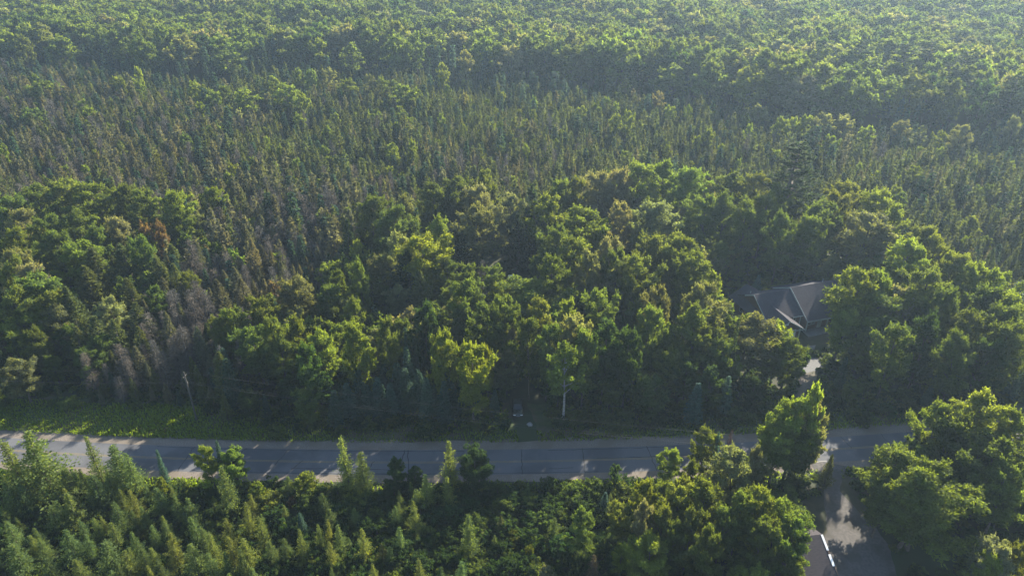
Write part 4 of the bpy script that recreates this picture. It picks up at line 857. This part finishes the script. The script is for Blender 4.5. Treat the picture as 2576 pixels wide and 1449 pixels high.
for i, t in enumerate(T):
    kd = t['kind']; rz = float(rt.uniform(0, 6.283)); lx, ly = lean(t); tint = tint_of(t['tone'])
    _, _, dist = pix((t['x'], t['y'], t['h'] * .5))
    if i in single:
        hi = dist < (245 if kd == 'broadleaf' else 175 if kd in ('cedar', 'dead', 'spruce') else 1e9) or kd not in PROTO1
        if hi:
            pr = PROTO[kd]; cm, tm, H0, W0 = pr[int(rt.integers(len(pr)))]
            o = empty(NAME[kd], (t['x'], t['y'], -.05), rz)
            cr = link("crown", cm, o); cr["tint"] = tint; link("trunk" if kd != 'shrub' else "stem", tm, o)
        else:
            pr = PROTO1[kd]; me, H0, W0 = pr[int(rt.integers(len(pr)))]
            o = link(NAME[kd], me); o.location = (t['x'], t['y'], -.05); o.rotation_euler = (0, 0, rz); o["tint"] = tint
        o.rotation_euler = (lx, ly, rz); o.scale = (t['w'] / W0, t['w'] / W0, t['h'] / H0)
        THINGS.append((o, t, vis[i]))
    else:
        pr = PROTO1.get(kd); 
        if pr is None: pr = [(None, H, W) for _, _, H, W in PROTO[kd]]
        j = int(rt.integers(len(pr))); _, H0, W0 = pr[j]
        MASS.setdefault(kd, []).append((t['x'], t['y'], -.05, lx, ly, rz, t['w'] / W0, t['w'] / W0, t['h'] / H0, j, *tint))

def scatter_group(name, meshes):
    """geometry nodes: one of the given meshes on every point, turned, scaled and tinted by the point's own attributes"""
    pc = bpy.data.collections.new(name + "_forms")
    for i, me in enumerate(meshes): pc.objects.link(bpy.data.objects.new(f"{name}_form_{i:02d}", me))
    ng = bpy.data.node_groups.new(name, 'GeometryNodeTree')
    ng.interface.new_socket("Geometry", in_out='INPUT', socket_type='NodeSocketGeometry'); ng.interface.new_socket("Geometry", in_out='OUTPUT', socket_type='NodeSocketGeometry')
    gi = ng.nodes.new("NodeGroupInput"); go = ng.nodes.new("NodeGroupOutput")
    ci = ng.nodes.new("GeometryNodeCollectionInfo"); ci.inputs["Collection"].default_value = pc; ci.inputs["Separate Children"].default_value = True; ci.inputs["Reset Children"].default_value = True
    ip = ng.nodes.new("GeometryNodeInstanceOnPoints"); ip.inputs["Pick Instance"].default_value = True
    def attr(nm, ty):
        n = ng.nodes.new("GeometryNodeInputNamedAttribute"); n.data_type = ty; n.inputs["Name"].default_value = nm; return n.outputs[0]
    er = ng.nodes.new("FunctionNodeEulerToRotation")
    ng.links.new(attr("rot", 'FLOAT_VECTOR'), er.inputs[0]); ng.links.new(er.outputs[0], ip.inputs["Rotation"])
    ng.links.new(attr("scl", 'FLOAT_VECTOR'), ip.inputs["Scale"]); ng.links.new(attr("form", 'INT'), ip.inputs["Instance Index"])
    ng.links.new(gi.outputs[0], ip.inputs["Points"]); ng.links.new(ci.outputs[0], ip.inputs["Instance"]); ng.links.new(ip.outputs[0], go.inputs[0])
    return ng
def mass(name, rows, meshes):
    A = np.array(rows, float); me = bpy.data.meshes.new(name); me.from_pydata([tuple(r) for r in A[:, :3]], [], [])
    for nm, ty, cols in (("rot", 'FLOAT_VECTOR', (3, 6)), ("scl", 'FLOAT_VECTOR', (6, 9))):
        a = me.attributes.new(nm, ty, 'POINT'); a.data.foreach_set("vector", A[:, cols[0]:cols[1]].astype(np.float32).ravel())
    a = me.attributes.new("form", 'INT', 'POINT'); a.data.foreach_set("value", A[:, 9].astype(np.int32))
    a = me.attributes.new("tint", 'FLOAT_COLOR', 'POINT'); a.data.foreach_set("color", np.hstack([A[:, 10:13], np.ones((len(A), 1))]).astype(np.float32).ravel())
    o = link(name, me); md = o.modifiers.new("scatter", 'NODES'); md.node_group = scatter_group(name, meshes); o["kind"] = "stuff"; return o
MASSNAME = {'broadleaf': 'broadleaf_forest', 'cedar': 'cedar_forest', 'spruce': 'spruce_forest', 'larch': 'larch_forest', 'shrub': 'shrubbery', 'dead': 'dead_forest', 'pine': 'pine_forest'}
for kd, rows in MASS.items():
    meshes = [p[0] for p in PROTO1[kd]] if kd in PROTO1 else [p[0] for p in PROTO[kd]]
    mass(MASSNAME[kd], rows, meshes)

# ------------------------------------------------------------------ undergrowth and grass
ug = []
for i in range(3):
    ge = np.random.default_rng(400 + i); n = 150
    a = ge.uniform(0, 6.28, n); r = ge.uniform(0, 1, n) ** .6; C = np.stack([np.cos(a)*r, np.sin(a)*r, ge.uniform(.1, 1, n) * (1.05 - r*r*.8) * .8], 1)
    nn = norm(np.stack([np.cos(a)*r*.6, np.sin(a)*r*.6, np.ones(n)], 1) + ge.normal(0, .5, (n, 3))); s = ge.uniform(.2, .38, n)
    ug.append(card_mesh("undergrowth", cards(C, ge.normal(0, 1, (n, 3)), nn, s * 1.5, s, ge, .2), np.clip(ge.normal(1, .18, n), .5, 1.5), [M_LEAF]))
rows = []
x, y, gg = grid(21, -120, 140, 52, 175, 1.75, .5)
rd = road_dist(x, y)
k = inview(x, y, 15, 12) & ((rd > HALF + 4.2 + np.where((x > -95) & (x < -44), 5.5, 0) + gg.uniform(0, 2.5, x.shape)) | (rd < -HALF - 2.6)) & ~blocked(x, y, -.7)
for X, Y in zip(x[k], y[k]):
    if 41 < X < 62 and Y < 80 and gg.random() < .8: continue
    s = gg.uniform(.7, 1.35); c = np.array(TINT[pick(gg, {'G': 3, 'D': 3, 'O': 1.2})]) * gg.uniform(.7, 1.2)
    rows.append((X, Y, 0, 0, 0, gg.uniform(0, 6.28), s, s, s * gg.uniform(.6, 1.1), gg.integers(3), *c))
mass("undergrowth", rows, ug)
ge = np.random.default_rng(31); n = 52000
gx = ge.uniform(-105, 70, n); dd = np.where(ge.random(n) < .8, HALF + 1.7 + 8.5 * ge.random(n) ** 1.1, -HALF - 1.6 - 2.2 * ge.random(n))
gy = np.polyval(cC, gx) + dd
k = ((gx < -42) | (ge.random(n) < .4)) & (vnoise(gx, gy, 3.5, 2.0) > -.75 - .12 * (np.abs(dd) - HALF)) & ~blocked(gx, gy, -.8) & (seg_dist(DRIVE_C[:3], gx, gy) > 1.7); gx, gy = gx[k], gy[k]; n = len(gx)
hh = ge.uniform(.25, .75, n) * (1 + .3 * vnoise(gx, gy, 6, 3)); C = np.stack([gx, gy, hh * .45], 1)
V = cards(C, np.array([0, 0, 1.]) + ge.normal(0, .35, (n, 3)), ge.normal(0, 1, (n, 3)) * [1, 1, .3], hh, hh * .28 + .05, ge)
go = link("grass", card_mesh("grass", V, np.clip(ge.normal(1, .2, n), .5, 1.6), [M_LEAF])); go["tint"] = (.12, .185, .028); go["kind"] = "stuff"

# ------------------------------------------------------------------ labels
ADJ = {'B': 'bright green', 'G': 'mid green', 'O': 'olive green', 'S': 'silvery green', 'T': 'pale tan', 'Y': 'yellow green', 'R': 'orange tinged', 'D': 'dark green', 'K': 'reddish brown',
       'c': 'olive', 'g': 'grey brown', 'd': 'dark', 'x': 'grey', 'r': 'red brown', 's': 'dark green', 'b': 'blue green', 'l': 'soft green', 'y': 'yellowish', 'p': 'dark', 'P': 'pale yellow'}
NOUN = {'broadleaf': 'broadleaf tree', 'cedar': 'cedar', 'spruce': 'spruce', 'larch': 'larch', 'shrub': 'shrub', 'dead': 'bare dead tree', 'pine': 'white pine', 'birch': 'birch with white trunk'}
def place(t):
    X, Y = t['x'], t['y']; px, py, _ = pix((X, Y, t['h'] * .8)); rd = float(road_dist(X, Y)); u, v = to_house(X, Y)
    if t['y'] > rearY(t['x']) - 2:
        fx = "left far forest" if px < 640 else "middle far forest" if px < 1450 else "right far forest"
        return ("at the front of the " if t['y'] < rearY(t['x']) + 30 else "deep in the ") + fx
    if rd < 0:
        if px > 2130: return "below the road right of the driveway"
        if px > 1560: return "below the road left of the driveway"
        fx = "at the road edge" if rd > -HALF - 9 else "at the bottom" if py > 1370 else "in the middle"
        if px > 620: return f"{fx} of the {'left' if px < 1050 else 'right'} dark scrub"
        return f"{fx} of the larch stand"
    if -13 < u < 24 and -9 < v < 0: return "in front of the brown house"
    if -14 < u < 26 and 16 < v < 34: return "behind the brown house"
    if inpoly(ZD, np.array([X]), np.array([Y]))[0]:
        if rd < HALF + 16: return "in the front row beside the road"
        if u > 17: return "right of the brown house"
        if math.hypot(X + 2, Y - 148) < 22: return "around the dark clearing in the wood"
        if px < 1240: return "in the left end of the central wood"
        return "in the central wood left of the house"
    if inpoly(ZC, np.array([X]), np.array([Y]))[0]: return "in the wood at the left edge"
    if rd < HALF + 14: return "on the verge behind the road"
    if Y < 185 and X < 5: return f"in the {'lower' if Y < 128 else 'middle' if Y < 152 else 'upper'} grey cedar strip"
    row = "far edge" if t['y'] > rearY(X) - 38 else "near part" if py > 400 else "middle"
    fx = "right end" if px > 1900 else "right half" if px > 1250 else "left half" if px > 560 else "left end"
    return f"in the {row} of the bog's {fx}"
def size(t, kd):
    r = t['h'] / {'broadleaf': 14, 'cedar': 9, 'spruce': 11, 'larch': 6, 'shrub': 2, 'dead': 9, 'pine': 20, 'birch': 15}[kd]
    return 'tall' if r > 1.18 else 'small' if r < .72 else ''
SPECIAL = {('c5', 8): "tall dark cedar casting a diagonal shadow on its paler neighbour", ('c6', 5): "tall dark white pine rising over the house wood",
 ('c6', 24): "bright maple with twin pointed tops just right of the house roof", ('c4', 28): "bright yellow green tree standing free above the left verge",
 ('z4', 14): "broad bright maple at the right edge overhanging the road", ('z4', 12): "round bright maple over the lower driveway",
 ('z4', 1): "spiky topped maple rising across the road below the house drive", ('c6', 39): "thin dark spruce spire between two silvery trees left of the house",
 ('c6', 40): "small blue spruce standing right behind the house roof", ('c1', 22): "pale yellow pine standing above the bog on the left",
 ('z2', 31): "small reddish bush in the scrub below the road", ('z3', 8): "rusty red dead spruce tip above the road's near edge", ('z1', 0): "wide yellowish larch covering the road at the left edge",
 ('c2', 29): "lone pale tan tree standing out of the bog near its far edge", ('z2', 0): "tall yellowish larch standing against the grey road"}
groups = {}
for o, t, vv in THINGS:
    kd = t['kind']; o["category"] = {'broadleaf': 'tree', 'cedar': 'cedar', 'spruce': 'spruce', 'larch': 'larch', 'shrub': 'shrub', 'dead': 'dead tree', 'pine': 'pine', 'birch': 'birch'}[kd]
    pl = place(t); o["group"] = (NOUN[kd].replace('bare ', '') if kd != 'birch' else 'birch') .replace("larch", "larche") + "s " + pl
    if t['hero'] in SPECIAL: o["label"] = SPECIAL[t['hero']]; continue
    s = size(t, kd); groups.setdefault((kd, t['tone'], s, pl), []).append((o, t, vv))
for (kd, tone, s, pl), L in groups.items():
    base = f"{s} {ADJ[tone]} {NOUN[kd]}".strip(); n = len(L)
    if n == 1: L[0][0]["label"] = f"{base} {pl}"; continue
    L.sort(key=lambda e: pix((e[1]['x'], e[1]['y'], e[1]['h']))[0])
    if n <= 12:
        words = {2: ["left", "right"], 3: ["leftmost", "middle", "rightmost"]}.get(n) or ["leftmost"] + ["second from left", "third from left", "fourth from left", "fifth from left", "sixth from left", "seventh from left", "eighth from left", "ninth from left", "tenth from left", "eleventh from left"][:n - 2] + ["rightmost"]
        for (o, t, vv), wd in zip(L, words): o["label"] = f"{base} {pl}, {wd}"
    else:
        for o, t, vv in L: o["label"] = f"{base} {pl}"; o["group"] = f"{base.replace('larch', 'larche')}s {pl}"

# ------------------------------------------------------------------ haze
hz = MB().box(-1600, 1600, -400, 2800, -1.0, 89.0)
m, nt_, out_ = new_mat("air"); vol = nt_.nodes.new("ShaderNodeVolumePrincipled")
vol.inputs["Color"].default_value = (.55, .76, 1.0, 1); vol.inputs["Density"].default_value = .00018; vol.inputs["Anisotropy"].default_value = .35
nt_.links.new(vol.outputs[0], out_.inputs["Volume"])
ho = hz.build("haze", m); ho["kind"] = "stuff"
print("trees", len(T), "things", len(THINGS), {k: len(v) for k, v in MASS.items()})
